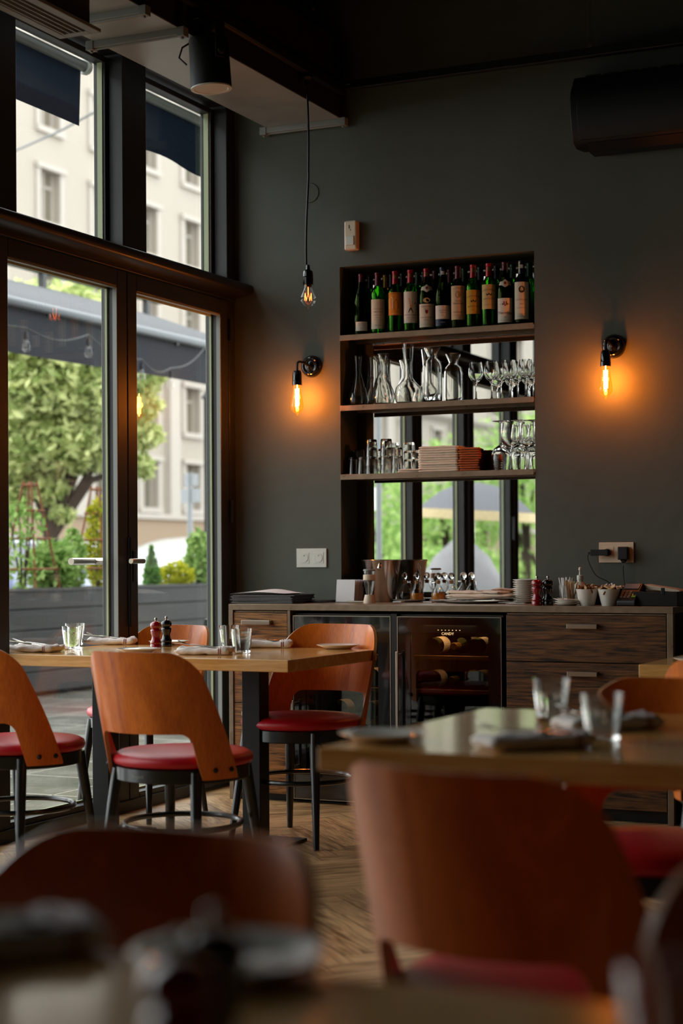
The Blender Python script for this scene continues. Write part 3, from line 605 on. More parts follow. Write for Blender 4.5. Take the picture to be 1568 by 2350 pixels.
# things seen in the mirror only
def mir(px, py, d): p = atd(px, py, d); return Vector((p.x, 2 * YM - p.y, p.z))
u0 = mir(1075, 1200, 22); um = empty('garden_parasol', (u0.x, u0.y, 0)); tag(um, 'grey parasol with a patterned border reflected in the niche mirror', 'parasol')
q = MB(); vs = [(0, 0, 2.12)]; ns = 8; Rr = .78
for ring, (r_, z_) in enumerate([(.25, 2.07), (.52, 1.95), (Rr, 1.74)]):
    for k in range(ns * 4):
        a = 2 * PI * k / (ns * 4); sc_ = 1 - .05 * abs(math.sin(a * ns / 2)); vs.append((r_ * sc_ * math.cos(a), r_ * sc_ * math.sin(a), z_ + .02 * abs(math.sin(a * ns / 2))))
N4 = ns * 4; fs = [(0, 1 + k, 1 + (k + 1) % N4) for k in range(N4)] + [(1 + r_ * N4 + k, 1 + (r_ + 1) * N4 + k, 1 + (r_ + 1) * N4 + (k + 1) % N4, 1 + r_ * N4 + (k + 1) % N4) for r_ in range(2) for k in range(N4)]
q.add(vs, fs); q.xf(Matrix.Rotation(.06, 4, 'Y')); q.build('canopy', 'umb', um, smooth=True)
q = MB(); vs = []
for k in range(N4):
    a = 2 * PI * k / N4; vs += [(Rr * math.cos(a) * 1.0, Rr * math.sin(a), 1.75), (Rr * 1.01 * math.cos(a), Rr * 1.01 * math.sin(a), 1.63)]
q.add(vs, [(2 * k, 2 * ((k + 1) % N4), 2 * ((k + 1) % N4) + 1, 2 * k + 1) for k in range(N4)]); q.xf(Matrix.Rotation(.06, 4, 'Y')); q.build('border_trim', 'umbtrim', um)
q = MB(); q.tube([(0, 0, 0), (.1, 0, 2.1)], .02, 8); q.build('pole', 'steel', um, smooth=True)
c0 = mir(1060, 1300, 21); q = MB(); q.lathe([(.75, 0), (.7, .35), (.55, .8), (.35, 1.15), (.12, 1.35), (.001, 1.38)], 18)
for i, v in enumerate(q.v): k = noise.noise(Vector(v) * 3.0) * .12; q.v[i] = (v[0] * (1 + k), v[1] * (1 + k), v[2])
o = q.build('covered_heater', 'tarp', smooth=True, angle=60); o.location = (c0.x, c0.y, 0); tag(o, 'grey tarpaulin over stacked terrace furniture, reflected in the mirror', 'cover')
s0 = mir(870, 1270, 20); sp = empty('street_sign', (s0.x, s0.y, 0)); tag(sp, 'white plate on a grey pole at the left edge of the mirror reflection', 'sign')
q = MB(); q.tube([(0, 0, 0), (0, 0, 3.4)], .035, 10); q.build('pole', 'signgrey', sp, smooth=True); q = MB(); q.box(-.01, .01, -.25, -.04, 1.7, 1.98); q.xf(Matrix.Rotation(-.9, 4, 'Z')); q.build('sign_plate', 'offw', sp)
for i, (px, d, r_, hz) in enumerate([(855, 30, .9, 2.2), (925, 39, 1.1, 2.3), (1015, 33, 1.2, 2.6), (1105, 42, 1.4, 3.4), (1200, 32, 1.1, 3.2), (1290, 40, 1.4, 3.6)]):
    b = mir(px, 1300, d); tree((b.x, b.y, 0), ['small bright tree behind the white plate in the mirror', 'second green tree from the left in the mirror', 'green tree left of the parasol in the mirror', 'tall green tree above the parasol in the mirror', 'green tree right of the parasol in the mirror', 'rightmost green tree in the mirror'][i],
        [(0, 0, hz, r_, 1), (.4, .5, hz - .8, r_ * .8, .7), (-.5, -.3, hz - 1.1, r_ * .8, .7), (.2, -.5, .8, r_, .9)], 520, .09, 'leafB', 60 + i * 7, 1.6, 'trees in the mirror')
q = MB(); q.box(-.3, .3, -3.5, 3.5, 0, .75); o = q.build('low_hedge_planter', 'planter'); b = mir(1040, 1330, 27); o.location = (b.x, b.y, 0); tag(o, 'long dark planter at the foot of the reflected parasol', 'planter')
q = MB(); leaves(q, (0, 0, .95), (.4, 3.5, .35), 1600, .06, None, 5); o = q.build('hedge', 'leafB'); o.location = (b.x - .0, b.y, 0.05); tag(o, 'low green hedge in the dark planter reflected in the mirror', 'hedge')

# ================================================================== CEILING SERVICES
DY0 = 3.2
dt = empty('air_duct', (-3.62, (DY0 + Y0) / 2, 3.245)); tag(dt, 'long galvanised rectangular air duct above the windows, ending at the back wall', 'duct')
q = MB(); q.box(-3.824, -3.425, DY0, Y0 - .002, 3.247, 3.62); q.build('duct_body', ['duct'], w=dt)
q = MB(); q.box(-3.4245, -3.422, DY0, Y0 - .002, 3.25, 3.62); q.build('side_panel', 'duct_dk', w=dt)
for y in (7.40, 5.86, 5.57, 4.3):
    for (x0, x1, z0, z1) in ((-3.86, -3.405, 3.215, 3.25),):
        q = MB(); q.box(x0 + .03, x1 - .02, y, y + .034, z0 + .004, z1); q.box(x0 + .03, x1 - .02, y + .010, y + .024, z0 - .002, z1); q.build('flange', 'bead', w=dt, bevel=.004)
    for x in (-3.86, -3.43):
        q = MB(); q.box(x, x + .035, y - .003, y + .037, 3.212, 3.25); q.lathe([(.001, 0), (.007, 0), (.007, -.008), (.001, -.008)], 8, (x + .017, y + .017, 3.212)); q.build('corner_clamp', 'bead', w=dt, bevel=.002)
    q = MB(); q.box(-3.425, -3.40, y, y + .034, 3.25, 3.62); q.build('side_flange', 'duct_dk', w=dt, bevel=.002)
# slot diffuser box
g = empty('slot_diffuser', (-3.56, 4.6, 3.1)); tag(g, 'brown supply box with a long slotted air grille at the top left', 'vent')
q = MB(); q.box(-3.63, -3.50, 3.6, 5.34, 3.112, 3.245); q.build('supply_box', 'duct_dk', w=g)
q = MB()
for (x0, x1) in ((-3.66, -3.625), (-3.515, -3.475)): q.box(x0, x1, 3.58, 5.38, 3.098, 3.112)
q.box(-3.625, -3.515, 5.34, 5.38, 3.098, 3.112); q.build('grille_frame', 'bead', w=g, bevel=.002)
for k in range(4):
    q = MB(); x = -3.618 + k * .027; q.box(x, x + .006, 3.6, 5.345, 3.098, 3.118); q.build('louvre', 'bead', w=g)
# track
tr = empty('lighting_track', (-3.388, 6.0, 3.365)); tag(tr, 'black lighting track running along the duct and turning along the back wall', 'track')
q = MB(); q.box(-3.406, -3.370, 2.5, 7.366, 3.345, 3.385); q.box(-3.370, 1.4, 7.334, 7.366, 3.362, 3.402); q.build('rail', 'blackm', w=tr, bevel=.002)
q = MB(); q.box(-3.394, -3.382, 2.5, 7.35, 3.343, 3.3455); q.box(-3.36, 1.4, 7.330, 7.334, 3.364, 3.368); q.build('conductor_slot', 'steel', w=tr)
q = MB(); q.box(-3.42, -3.33, 7.32, 7.38, 3.38, 3.40); q.build('corner_joint', 'blackm', w=tr, bevel=.003)
for (px, py, lab) in ((736, 150, 'thin steel wire hanging from the ceiling to the track beside the pendant cord'), (1355, 105, 'thin steel wire holding the track above the air conditioner')):
    p = aty(px, py, 7.35); e = empty('suspension_wire', p); tag(e, lab, 'wire', 'track suspension wires')
    q = MB(); q.tube([(0, 0, 0), (0, 0, ZC - p.z)], .0012, 6); q.build('wire', 'steel', e); q = MB(); q.box(-.012, .012, -.006, .006, -.012, .004); q.tube([(0, 0, 0), (0, 0, .035)], .004, 8); q.build('hook', 'steel', e)
q = MB(); c = aty(708, 12, 7.3)
for k in range(5): q.tube([(c.x + (.036 + .002 * (k % 2)) * math.cos(a * PI / 12), c.y - .01 + k * .005, c.z + (.034) * math.sin(a * PI / 12)) for a in range(24)], .0022, 5, closed=True)
q.tube([(c.x, c.y, c.z + .034), (c.x, c.y, ZC)], .0022, 5)
tag(q.build('coiled_cable', 'black', smooth=True), 'small coil of black cable hanging from the ceiling near the top edge', 'cable')
# spotlight
sx, sy = -3.388, 6.045
s_ = empty('track_spotlight', (sx, sy, 3.344)); tag(s_, 'black cylindrical spotlight hanging from the track beside the duct', 'spotlight')
q = MB(); q.box(-.018, .018, -.11, .11, -.045, 0); q.build('adapter', 'blackm', s_, bevel=.003)
q = MB(); q.box(-.085, .085, -.022, .022, -.056, -.045)
for k in (-1, 1): q.box(k * .088 - .004, k * .088 + .004, -.022, .022, -.19, -.045); q.sphere((k * .096, 0, -.165), .016, 12, 6, (.6, 1, 1))
o = q.build('yoke', 'blackm', s_, bevel=.003); o.rotation_euler = (0, 0, -.5)
q = MB(); q.lathe([(.001, 0), (.078, 0), (.081, -.006), (.084, -.20), (.080, -.202), (.074, -.198), (.074, -.10), (.001, -.10)], 40); o = q.build('housing', 'blackm', s_, smooth=True); o.location = (.0, 0, -.098); o.rotation_euler = (.03, -.05, 0)
q = MB(); q.lathe([(.0735, -.2015), (.066, -.2005), (.060, -.185), (.045, -.155), (.02, -.13), (.001, -.125)], 32); o = q.build('reflector', 'spotin', s_, smooth=True); o.location = (.0, 0, -.098); o.rotation_euler = (.03, -.05, 0)
q = MB(); q.lathe([(.0842, -.199), (.0842, -.2045), (.070, -.2055), (.0665, -.203)], 40); o = q.build('rim', 'offw', s_, smooth=True); o.location = (0, 0, -.098); o.rotation_euler = (.03, -.05, 0)
q = MB(); q.tube([(-.01, -.01, -.05), (-.03, -.02, -.09), (-.1, -.04, -.13), (-.115, -.04, -.17), (-.085, -.03, -.20)], .004, 6); q.build('cable', 'black', s_, smooth=True)
# pendant
pd = empty('pendant_bulb_lamp', (-3.388, 6.967, 3.345)); tag(pd, 'bare clear bulb hanging on a long black cord from the track', 'pendant lamp')
q = MB(); q.lathe([(.001, .0), (.026, 0), (.028, -.02), (.02, -.03), (.012, -.032), (.012, -.06), (.001, -.06)], 20); q.build('canopy', 'blackm', pd, smooth=True)
zt = -.06; zb = 2.458 - 3.345
q = MB(); q.tube([(.006 * math.sin(t * 5.2) * (1 if t < .5 else 1.6), 0, zt + (zb - zt) * t) for t in [k / 24 for k in range(25)]], .0052, 8); q.build('cord', 'black', pd, smooth=True)
q = MB(); q.lathe([(.001, zb + .01), (.008, zb + .008), (.010, zb - .012), (.021, zb - .020), (.023, zb - .032), (.0235, zb - .045), (.021, zb - .047), (.024, zb - .05), (.024, zb - .082), (.001, zb - .083)], 24); q.build('lamp_holder', 'blackg', pd, smooth=True)
bz = zb - .082
q = MB(); q.lathe([(.0165, bz), (.018, bz - .016), (.026, bz - .035), (.036, bz - .058), (.0355, bz - .076), (.025, bz - .094), (.010, bz - .104), (.004, bz - .107), (.001, bz - .112)], 28); q.build('bulb', 'bulb', pd, smooth=True)
q = MB(); q.lathe([(.015, bz), (.015, bz - .012), (.001, bz - .013)], 16); q.build('bulb_cap', 'spotin', pd)
q = MB(); P_ = []
for k in range(13): a = k * 2 * PI / 12; P_.append((.016 * math.cos(a), .016 * math.sin(a), bz - .04 - (.032 if k % 2 else 0)))
q.tube(P_, .0011, 5); q.tube([(0, 0, bz - .005), (0, 0, bz - .045)], .002, 6); q.build('filament', 'fil2', pd)
# sconces
def sconce(px, py, bpx, label, SC_W=3.0):
    c = aty(px, py, Y0); o = empty('wall_sconce', (c.x, Y0, c.z)); tag(o, label, 'wall lamp', 'black ceramic wall lamps with bare bulbs')
    q = MB(); q.lathe([(.001, .034), (.012, .033), (.02, .026), (.030, .024), (.034, .028), (.040, .028), (.044, .022), (.050, .018), (.053, .010), (.055, 0), (.001, 0)], 40); q.xf(Matrix.Rotation(PI / 2, 4, 'X')); q.build('wall_rose', 'blackg', o, smooth=True, angle=60)
    for a in (.7, 2.5, 4.6):
        q = MB(); q.sphere((.040 * math.cos(a), -.029, .040 * math.sin(a)), .005, 8, 6); q.build('screw', 'spotin', o, smooth=True)
    b = aty(bpx, py, Y0 - .1); dx = b.x - c.x; rrr = -.10
    q = MB(); q.tube([(0, -.03, -.002), (dx * .45, -.06, .014), (dx * .8, rrr * .9, .016), (dx * .97, rrr, .008), (dx, rrr, -.008), (dx, rrr, -.03)], .0062, 10); q.build('arm', 'blackm', o, smooth=True)
    q = MB(); q.lathe([(.001, 0), (.016, -.001), (.021, -.01), (.0235, -.05), (.0225, -.051), (.024, -.053), (.024, -.072), (.001, -.072)], 24, (dx, rrr, -.028)); q.build('lamp_holder', 'blackg', o, smooth=True)
    z0 = -.098
    q = MB(); q.lathe([(.0185, z0), (.020, z0 - .02), (.025, z0 - .055), (.031, z0 - .09), (.032, z0 - .105), (.029, z0 - .12), (.018, z0 - .133), (.006, z0 - .139), (.003, z0 - .146), (.001, z0 - .148)], 28, (dx, rrr, 0)); q.build('bulb', 'bulb_am', o, smooth=True)
    q = MB(); N = 90; q.tube([(dx + .0095 * math.cos(t * .9), rrr + .0095 * math.sin(t * .9), z0 - .018 - .085 * t / N) for t in range(N + 1)], .0012, 4); q.tube([(dx, rrr, z0), (dx, rrr, z0 - .115)], .0025, 6); q.build('filament', 'fil', o)
    L = bpy.data.lights.new('sconce_glow', 'POINT'); L.energy = SC_W; L.color = (1.0, .25, .038); L.shadow_soft_size = .018
    lo = bpy.data.objects.new('sconce_glow', L); COL.objects.link(lo); lo.parent = o; lo.location = (dx, rrr, z0 - .06)
    return o
SC_W = 3.0
sconce(716, 841, 682, 'black wall lamp with a glowing bulb left of the niche', 1.9); sconce(1409, 795, 1390, 'black wall lamp with a glowing bulb right of the niche')
# sensor, blank cover, sockets
a, b = aty(795, 511, Y0), aty(829, 575, Y0); sn = empty('motion_sensor', ((a.x + b.x) / 2, Y0, (a.z + b.z) / 2)); tag(sn, 'ivory motion sensor on the wall above the niche', 'sensor')
h_ = (a.z - b.z) / 2; q = MB(); q.box(-.033, .033, -.042, 0, -h_, h_); q.build('housing', 'ivory', sn, bevel=.009, seg=3)
q = MB(); q.box(-.021, .021, -.047, -.041, -h_ + .022, -.004); q.build('lens', 'offw', sn, bevel=.005, seg=3); q = MB(); q.box(-.006, -.003, -.0435, -.041, .032, .05); q.box(.001, .004, -.0435, -.041, .022, .028); q.build('indicator', 'black', sn)
c = aty(712, 443, Y0); q = MB(); q.lathe([(.001, .004), (.046, .004), (.049, .0), (.001, 0)], 40); q.xf(Matrix.Translation((c.x, Y0, c.z)) @ Matrix.Rotation(PI / 2, 4, 'X')); tag(q.build('blanking_cover', 'wall', smooth=True, angle=20), 'round blank cover painted like the wall behind the pendant cord', 'cover')
def socket(p0, p1, label, m):
    a, b = aty(*p0, Y0), aty(*p1, Y0); W, H = (b.x - a.x) / 2, (a.z - b.z) / 2; o = empty('double_socket', ((a.x + b.x) / 2, Y0, (a.z + b.z) / 2)); tag(o, label, 'socket')
    q = MB(); q.box(-W, W, -.008, 0, -H, H); q.build('cover_plate', m, o, bevel=.002)
    for k in (-1, 1):
        cx = k * W * .48; q = MB(); q.box(cx - .027, cx + .027, -.0095, -.007, -.027, .027); q.build('insert', m, o, bevel=.001)
        q = MB(); q.lathe([(.022, -.011), (.0205, -.0115), (.0195, -.006), (.019, -.0015), (.001, -.001)], 28); q.xf(Matrix.Translation((cx, 0, 0)) @ Matrix.Rotation(-PI / 2, 4, 'X') @ Matrix.Scale(-1, 4, (0, 0, 1))); 
        q.v = [(v[0], -abs(v[1]), v[2]) for v in q.v]; q.build('socket_well', m, o, smooth=True, angle=50)
        q = MB()
        for dx, dz, r in ((-.0095, 0, .0026), (.0095, 0, .0026)): q.lathe([(.001, 0), (r, 0), (r, .001), (.001, .001)], 8, (0, 0, 0)); n = len(q.v) - 32; q.xf(Matrix.Translation((cx + dx, -.0022, dz)) @ Matrix.Rotation(PI / 2, 4, 'X'), n)
        q.build('contact_hole', 'black', o)
        q = MB(); q.tube([(cx, -.002, .012), (cx, -.013, .012)], .0024, 8); q.build('earth_pin', 'steel', o)
    return o, W
socket((682, 1259), (751, 1302), 'cream double wall socket left of the niche, nothing plugged in', 'offw')
so, W = socket((1376, 1245), (1456, 1291), 'ivory double wall socket right of the niche with two black plugs', 'ivory')
L = so.location; ct = .909
q = MB(); q.tube([(-W * .48, -.008, 0), (-W * .48, -.03, 0)], .017, 16); q.box(-W * .48 - .072, -W * .48 + .008, -.042, -.022, -.014, .014); q.tube([(-W * .48 - .07, -.032, 0), (-W * .48 - .086, -.032, -.001)], .004, 8)
o = q.build('charger_plug', 'black', bevel=.002); o.location = L; tag(o, 'black plug lying sideways in the left half of the ivory socket', 'plug')
q = MB(); q.box(W * .48 - .024, W * .48 + .024, -.045, -.0095, -.033, .026); q.prism([(W * .48 - .016, -.033), (W * .48 + .016, -.033), (W * .48 + .008, -.046), (W * .48 - .008, -.046)], -.035, -.015, 'y'); o = q.build('adapter_plug', 'black', bevel=.005); o.location = L; tag(o, 'black square power adapter in the right half of the ivory socket', 'plug')
def cable(pts, label):
    P = [Vector(p) for p in pts]; out = []
    for i in range(len(P) - 1):
        p0, p1, p2, p3 = P[max(0, i - 1)], P[i], P[i + 1], P[min(len(P) - 1, i + 2)]
        for k in range(8):
            t = k / 8; out.append(.5 * ((2 * p1) + (p2 - p0) * t + (2 * p0 - 5 * p1 + 4 * p2 - p3) * t * t + (3 * p1 - p0 - 3 * p2 + p3) * t ** 3))
    out.append(P[-1]); q = MB(); q.tube(out, .0021, 6); tag(q.build('power_cord', 'black', smooth=True), label, 'cable')
def W_(px, py, y=Y0 - .03): return aty(px, py, y)
cable([W_(1358, 1271), W_(1350, 1274), W_(1352, 1290), W_(1368, 1320), W_(1392, 1333), W_(1405, 1345), W_(1412, 1370, Y0 - .05)], 'thin black cord looping from the left plug down behind the bowls')
cable([W_(1431, 1298), W_(1431, 1312), W_(1433, 1335), W_(1437, 1365, Y0 - .05)], 'thin black cord running straight down from the power adapter')
# air conditioner
a0, a1_, a2 = aty(1330, 320, 7.22), aty(1310, 225, 7.22), aty(1320, 190, 7.42)
ac = empty('air_conditioner', (-1.72, Y0, 2.96)); tag(ac, 'dark wall mounted air conditioner at the upper right', 'air conditioner')
AX0, AX1 = -.50, .55
prof = [(-.0, .315), (-.06, .318), (-.15, .30), (-.205, .225), (-.215, .19), (-.212, .12), (-.19, .045), (-.165, .005), (-.12, -.012), (-.0, .0)]
q = MB(); q.prism([(y, z) for y, z in prof], AX0, AX1, 'x'); q.build('casing', 'blackm', ac, bevel=.008, seg=3)
q = MB(); q.prism([(-.2165, .185), (-.2205, .12), (-.1985, .045), (-.176, .014), (-.170, .014), (-.192, .045), (-.213, .12), (-.210, .185)], AX0 + .035, AX1 - .035, 'x'); q.build('front_flap', 'blackm', ac, bevel=.002)
q = MB(); q.prism([(-.16, 0), (-.10, -.03), (-.02, -.03), (-.02, 0)], AX0 + .06, AX1 - .06, 'x'); q.build('air_outlet', 'black', ac)
for k in range(12):
    q = MB(); x = AX0 + .05 + k * .085; q.box(x, x + .07, -.13, -.125, .303, .312); q.build('top_louvre', 'black', ac)

# ================================================================== COUNTER
CX0, CX1, CY, CT = -3.792, -1.695, 6.93, .909
CYB = Y0
fr = empty('counter_frame', (CX0, CY, 0)); tag(fr, 'long raw steel counter top and side frame under the niche', 'counter')
q = MB(); q.box(CX0, CX1, CY, CYB, CT - .027, CT); q.box(NX0 + .001, NX1 - .001, CYB, YM - .009, CT - .012, CT); q.build('worktop', 'rust', w=fr, bevel=.0015)
q = MB(); q.box(CX0, CX0 + .022, CY, CYB, 0, CT - .027); q.build('leg', 'rust', w=fr, bevel=.0015)
q = MB(); q.box(CX1 - .026, CX1, CY, CY + .03, 0, CT - .027); q.build('leg', 'rust', w=fr, bevel=.0015)
q = MB(); q.box(CX1 - .020, CX1 - .003, CY + .03, CYB, 0, CT - .027); q.build('side_panel', 'plinth', w=fr)
q = MB(); q.box(-3.486, -3.472, CY + .002, CYB - .02, .012, CT - .027); q.build('divider', 'rust', w=fr, bevel=.001)
q = MB(); q.box(CX0 + .022, CX1 - .026, CY + .05, CYB, .0, .005); q.build('base_plate', 'plinth', w=fr)
def handle(p, x0, x1, z, y, mt='steel'):
    q = MB(); q.box(x0, x1, y - .030, y - .022, z - .010, z + .010); q.box(x0, x0 + .010, y - .024, y, z - .010, z + .010); q.box(x1 - .010, x1, y - .024, y, z - .010, z + .010); return q.build('handle', mt, p, bevel=.0015)
def unit(name, label, x0, x1, rows, m, hx):
    u = empty(name, (x0, CY, .0)); tag(u, label, 'cabinet'); z1 = .872
    q = MB(); q.box(x0, x1, CY + .03, CYB - .02, .05, z1 + .004); q.build('carcass', 'plinth', w=u)
    q = MB(); q.box(x0 + .002, x1 - .002, CY + .012, CY + .028, z1 + .0005, z1 + .006); q.build('top_rail', 'rust', w=u)
    q = MB(); q.box(x0, x1, CY + .05, CY + .07, .004, .05); q.build('kickboard', 'plinth', w=u)
    for i, (za, zb) in enumerate(rows):
        q = MB(); q.box(x0, x1, CY + .006, CY + .026, za, zb); q.v = [(a - (x0 + x1) / 2, b - CY, c - (za + zb) / 2) for a, b, c in q.v]
        d = q.build('drawer' if zb - za < .5 or len(rows) > 2 else 'door', m, u, bevel=.0012); d.location = ((x1 - x0) / 2, 0, (za + zb) / 2)
        hz = (zb - za) / 2 - .045
        if hx: handle(d, hx[0] - (x0 + x1) / 2, hx[1] - (x0 + x1) / 2, hz, .006)
    return u
unit('narrow_drawer_unit', 'narrow smoked oak cabinet at the left end of the counter', -3.768, -3.490, [(.452, .870), (.036, .448)], 'dark_oak2', (-3.714, -3.566))
unit('wide_drawer_unit', 'wide smoked oak drawer unit at the right end of the counter', -2.427, -1.726, [(.672, .870), (.470, .668), (.268, .466), (.055, .264)], 'dark_oak', (-2.147, -2.015))
# wine coolers
def bottle_profile(kind):
    if kind == 'bordeaux': return [(.001, .004), (.025, .004), (.0345, .001), (.0375, .006), (.0378, .185), (.0365, .20), (.030, .214), (.020, .226), (.0155, .238), (.0142, .25), (.0138, .285), (.0155, .286), (.0155, .294), (.0138, .296), (.0115, .296)]
    return [(.001, .004), (.025, .004), (.037, .001), (.0405, .006), (.0408, .14), (.0385, .17), (.031, .20), (.0225, .228), (.0165, .25), (.0145, .262), (.0138, .287), (.0155, .288), (.0155, .296), (.0138, .298), (.0115, .298)]
def bottle_mesh(kind):
    P = bottle_profile(kind); n = len(P); inner = [(max(.001, r - .0032), z + (.006 if i < 3 else 0)) for i, (r, z) in enumerate(P)]
    inner = [p for p in inner[3:]]; inner[0] = (inner[0][0], .012); prof = P + list(reversed(inner)) + [(.001, .010)]
    q = MB(); q.lathe(prof, 28); return q
PROTO = {}
def bottle(kind, gl, foil, name='wine_bottle'):
    o = bottle_mesh(kind).build(name, gl, smooth=True, angle=50)
    q = MB(); z0 = .236 if kind == 'bordeaux' else .232; r0 = .0163 if kind == 'bordeaux' else .0212
    q.lathe([(r0, z0), (.0153, z0 + .02), (.0146, .284), (.0163, .286), (.0163, .2965), (.0145, .2985), (.001, .2985)], 24); q.build('capsule', foil, o, smooth=True)
    return o
def cooler(x0, x1, label, text, seed, hside):
    c = empty('wine_cooler', (x0, CY, .012)); tag(c, label, 'wine cooler', 'black glass fronted wine coolers under the counter'); z0, z1 = .022, .856
    q = MB(); q.box(x0, x1, CY + .04, CYB - .03, z0, z1 + .01); q.box(x0, x1, CY + .04, CYB - .03, .01, z0)
    # open liner: sides/top/bottom/back
    q = MB(); t = .03
    q.box(x0, x0 + t, CY + .035, CYB - .03, z0, z1); q.box(x1 - t, x1, CY + .035, CYB - .03, z0, z1); q.box(x0, x1, CY + .035, CYB - .03, z1 - .02, z1 + .012); q.box(x0, x1, CY + .035, CYB - .03, .012, .10); q.box(x0, x1, CYB - .05, CYB - .03, z0, z1)
    q.build('case', 'inner', w=c)
    d = empty('door', (0, 0, 0)); d.parent = c
    bd = .040; q = MB(); q.box(x0 + .004, x0 + .062, CY + .014, CY + .030, z0, z1); q.box(x1 - bd - .022, x1 - .004, CY + .014, CY + .030, z0, z1); q.box(x0 + .062, x1 - bd - .022, CY + .014, CY + .030, z1 - .068, z1); q.box(x0 + .062, x1 - bd - .022, CY + .014, CY + .030, z0, z0 + .12)
    q.v = [(a - x0, b - CY, e - .012) for a, b, e in q.v]; q.build('door_frame', 'cooldoor', d)
    q = MB(); q.box(.062, x1 - x0 - bd - .022, .018, .022, z0 + .108, z1 - .08); q.build('door_glass', 'blackglass', d)
    q = MB(); W = x1 - x0
    q.box(0, .003, .010, .032, z0 - .014, z1 - .01); q.box(W - .003, W, .010, .032, z0 - .014, z1 - .01); q.box(0, W, .010, .032, z1 - .012, z1 - .009); q.box(0, W, .010, .032, z0 - .016, z0 - .013); q.build('door_trim', 'steel', d)
    if hside == 'long': ha, hb = .30, .692
    else: ha, hb = .14, .46
    q = MB(); q.box(.008, .020, -.030, -.018, ha, hb); q.box(.008, .020, -.018, .014, ha + .01, ha + .022); q.box(.008, .020, -.018, .014, hb - .022, hb - .01); q.build('handle', 'steel', d, bevel=.002)
    rg = random.Random(seed)
    for zz in (.685, .535, .385, .235):
        q = MB(); q.box(x0 + .066, x1 - .066, CY + .042, CY + .062, zz - .016, zz); q.build('rack_front', 'shelfwood', w=c, bevel=.001)
        q = MB()
        for k in range(6): xx = x0 + .075 + k * (x1 - x0 - .15) / 5; q.tube([(xx, CY + .06, zz - .004), (xx, CYB - .06, zz - .004)], .003, 6)
        q.build('rack_wire', 'steel', w=c)
    if text:
        q = MB(); q2 = MB(); flat_text(q, 'CANDY', .017, ((x1 - x0) / 2 - .005, .0135, .772), (1, 0, 0), (0, 0, 1), width=.058); q.build('brand_print', 'led', d)
        q = MB()
        for k in range(7): q.add([( (x1 - x0) / 2 - .05 + k * .017 + dx, .0135, .788 + dz) for dx, dz in ell(.003, .0018, 8)], [tuple(range(8))])
        q.build('display_print', 'led', d)
    Lg = bpy.data.lights.new('cooler_light', 'AREA'); Lg.size = .25; Lg.energy = .9; Lg.color = (1, .62, .3); lo = bpy.data.objects.new('cooler_light', Lg); COL.objects.link(lo); lo.parent = c; lo.location = ((x1 - x0) / 2, .1, .81)
    return c
cooler(-3.462, -2.975, 'left wine cooler under the counter, partly hidden by the chair', False, 3, 'short')
cooler(-2.943, -2.451, 'right wine cooler under the counter with the lit print on its door', True, 5, 'long')
q = MB(); q.box(-2.973, -2.945, CY + .012, CY + .03, .03, .87); q.build('gap_filler', 'plinth', w=fr)
LYING = []
def lying(x, z, nm, lab, kind, gl, foil, flip=False):
    o = bottle(kind, gl, foil); o.location = (x, CY + .075 + (.30 if flip else 0), z + .041); o.rotation_euler = (-PI / 2 if not flip else PI / 2, 0, 0)
    q = MB(); wrap_patch(q, .0382 if kind == 'bordeaux' else .0412, .05, .13, .2, 20); q.build('label', 'lab_cream', o)
    tag(o, lab, 'bottle', 'bottles lying in the wine coolers'); return o
lying(-2.80, .685, '', 'bottle lying at the left on the upper rack of the right cooler', 'bordeaux', 'dark_glass', 'winefoil'); lying(-2.60, .685, '', 'bottle lying at the right on the upper rack of the right cooler', 'bordeaux', 'dark_glass', 'winefoil')
lying(-2.815, .535, '', 'bottle lying at the left on the second rack of the right cooler', 'bordeaux', 'green_glass', 'blackfoil'); lying(-2.60, .535, '', 'bottle lying at the right on the second rack of the right cooler', 'burgundy', 'dark_glass', 'blackfoil')
lying(-2.71, .535, '', 'bottle with its neck pointing forward on the second rack of the right cooler', 'bordeaux', 'dark_glass', 'goldfoil', True); lying(-2.70, .685, '', 'bottle with its neck pointing forward on the upper rack of the right cooler', 'bordeaux', 'dark_glass', 'goldfoil', True)
lying(-3.12, .535, '', 'bottle lying on the second rack of the left cooler', 'burgundy', 'dark_glass', 'winefoil'); lying(-3.13, .385, '', 'bottle lying on the third rack of the left cooler, seen below the chair back', 'bordeaux', 'dark_glass', 'goldfoil'); lying(-3.28, .385, '', 'bottle at the left on the third rack of the left cooler', 'burgundy', 'dark_glass', 'blackfoil')

# ================================================================== BOTTLES ON THE TOP SHELF
def add_label(b, kind, z0, z1, m, texts=(), wdt=None, shapes=(), name='label'):
    R = (.0378 if kind == 'bordeaux' else .0408) + .0005
    w_ = wdt or R * 2.0
    q = MB(); wrap_patch(q, R, z0, z1, w_, 14); lb = q.build(name, m, b, smooth=True)
    groups = {}
    for (t, size, zc, width, mm, arc) in texts: groups.setdefault(mm, []).append((t, size, zc, width, arc))
    for mm, L_ in groups.items():
        q = MB()
        for t, size, zc, width, arc in L_: wrap_text(q, t, size, R + .0004, zc, width, None, arc)
        q.build('label_print', mm, lb)
    for (pts, zc, mm, off) in shapes:
        q = MB(); wrap_shape(q, pts, R + off, zc); q.build('label_emblem', mm, lb)
    return lb
def crown(w_, h): return [(-w_, -h), (w_, -h), (w_ * 1.25, h), (w_ * .5, 0), (0, h * 1.3), (-w_ * .5, 0), (-w_ * 1.25, h)]
def shield(w_, h): return [(0, -h), (w_, -h * .3), (w_, h), (-w_, h), (-w_, -h * .3)]
K, Rr_, G_ = 'inkk', 'inkr', 'inkg'
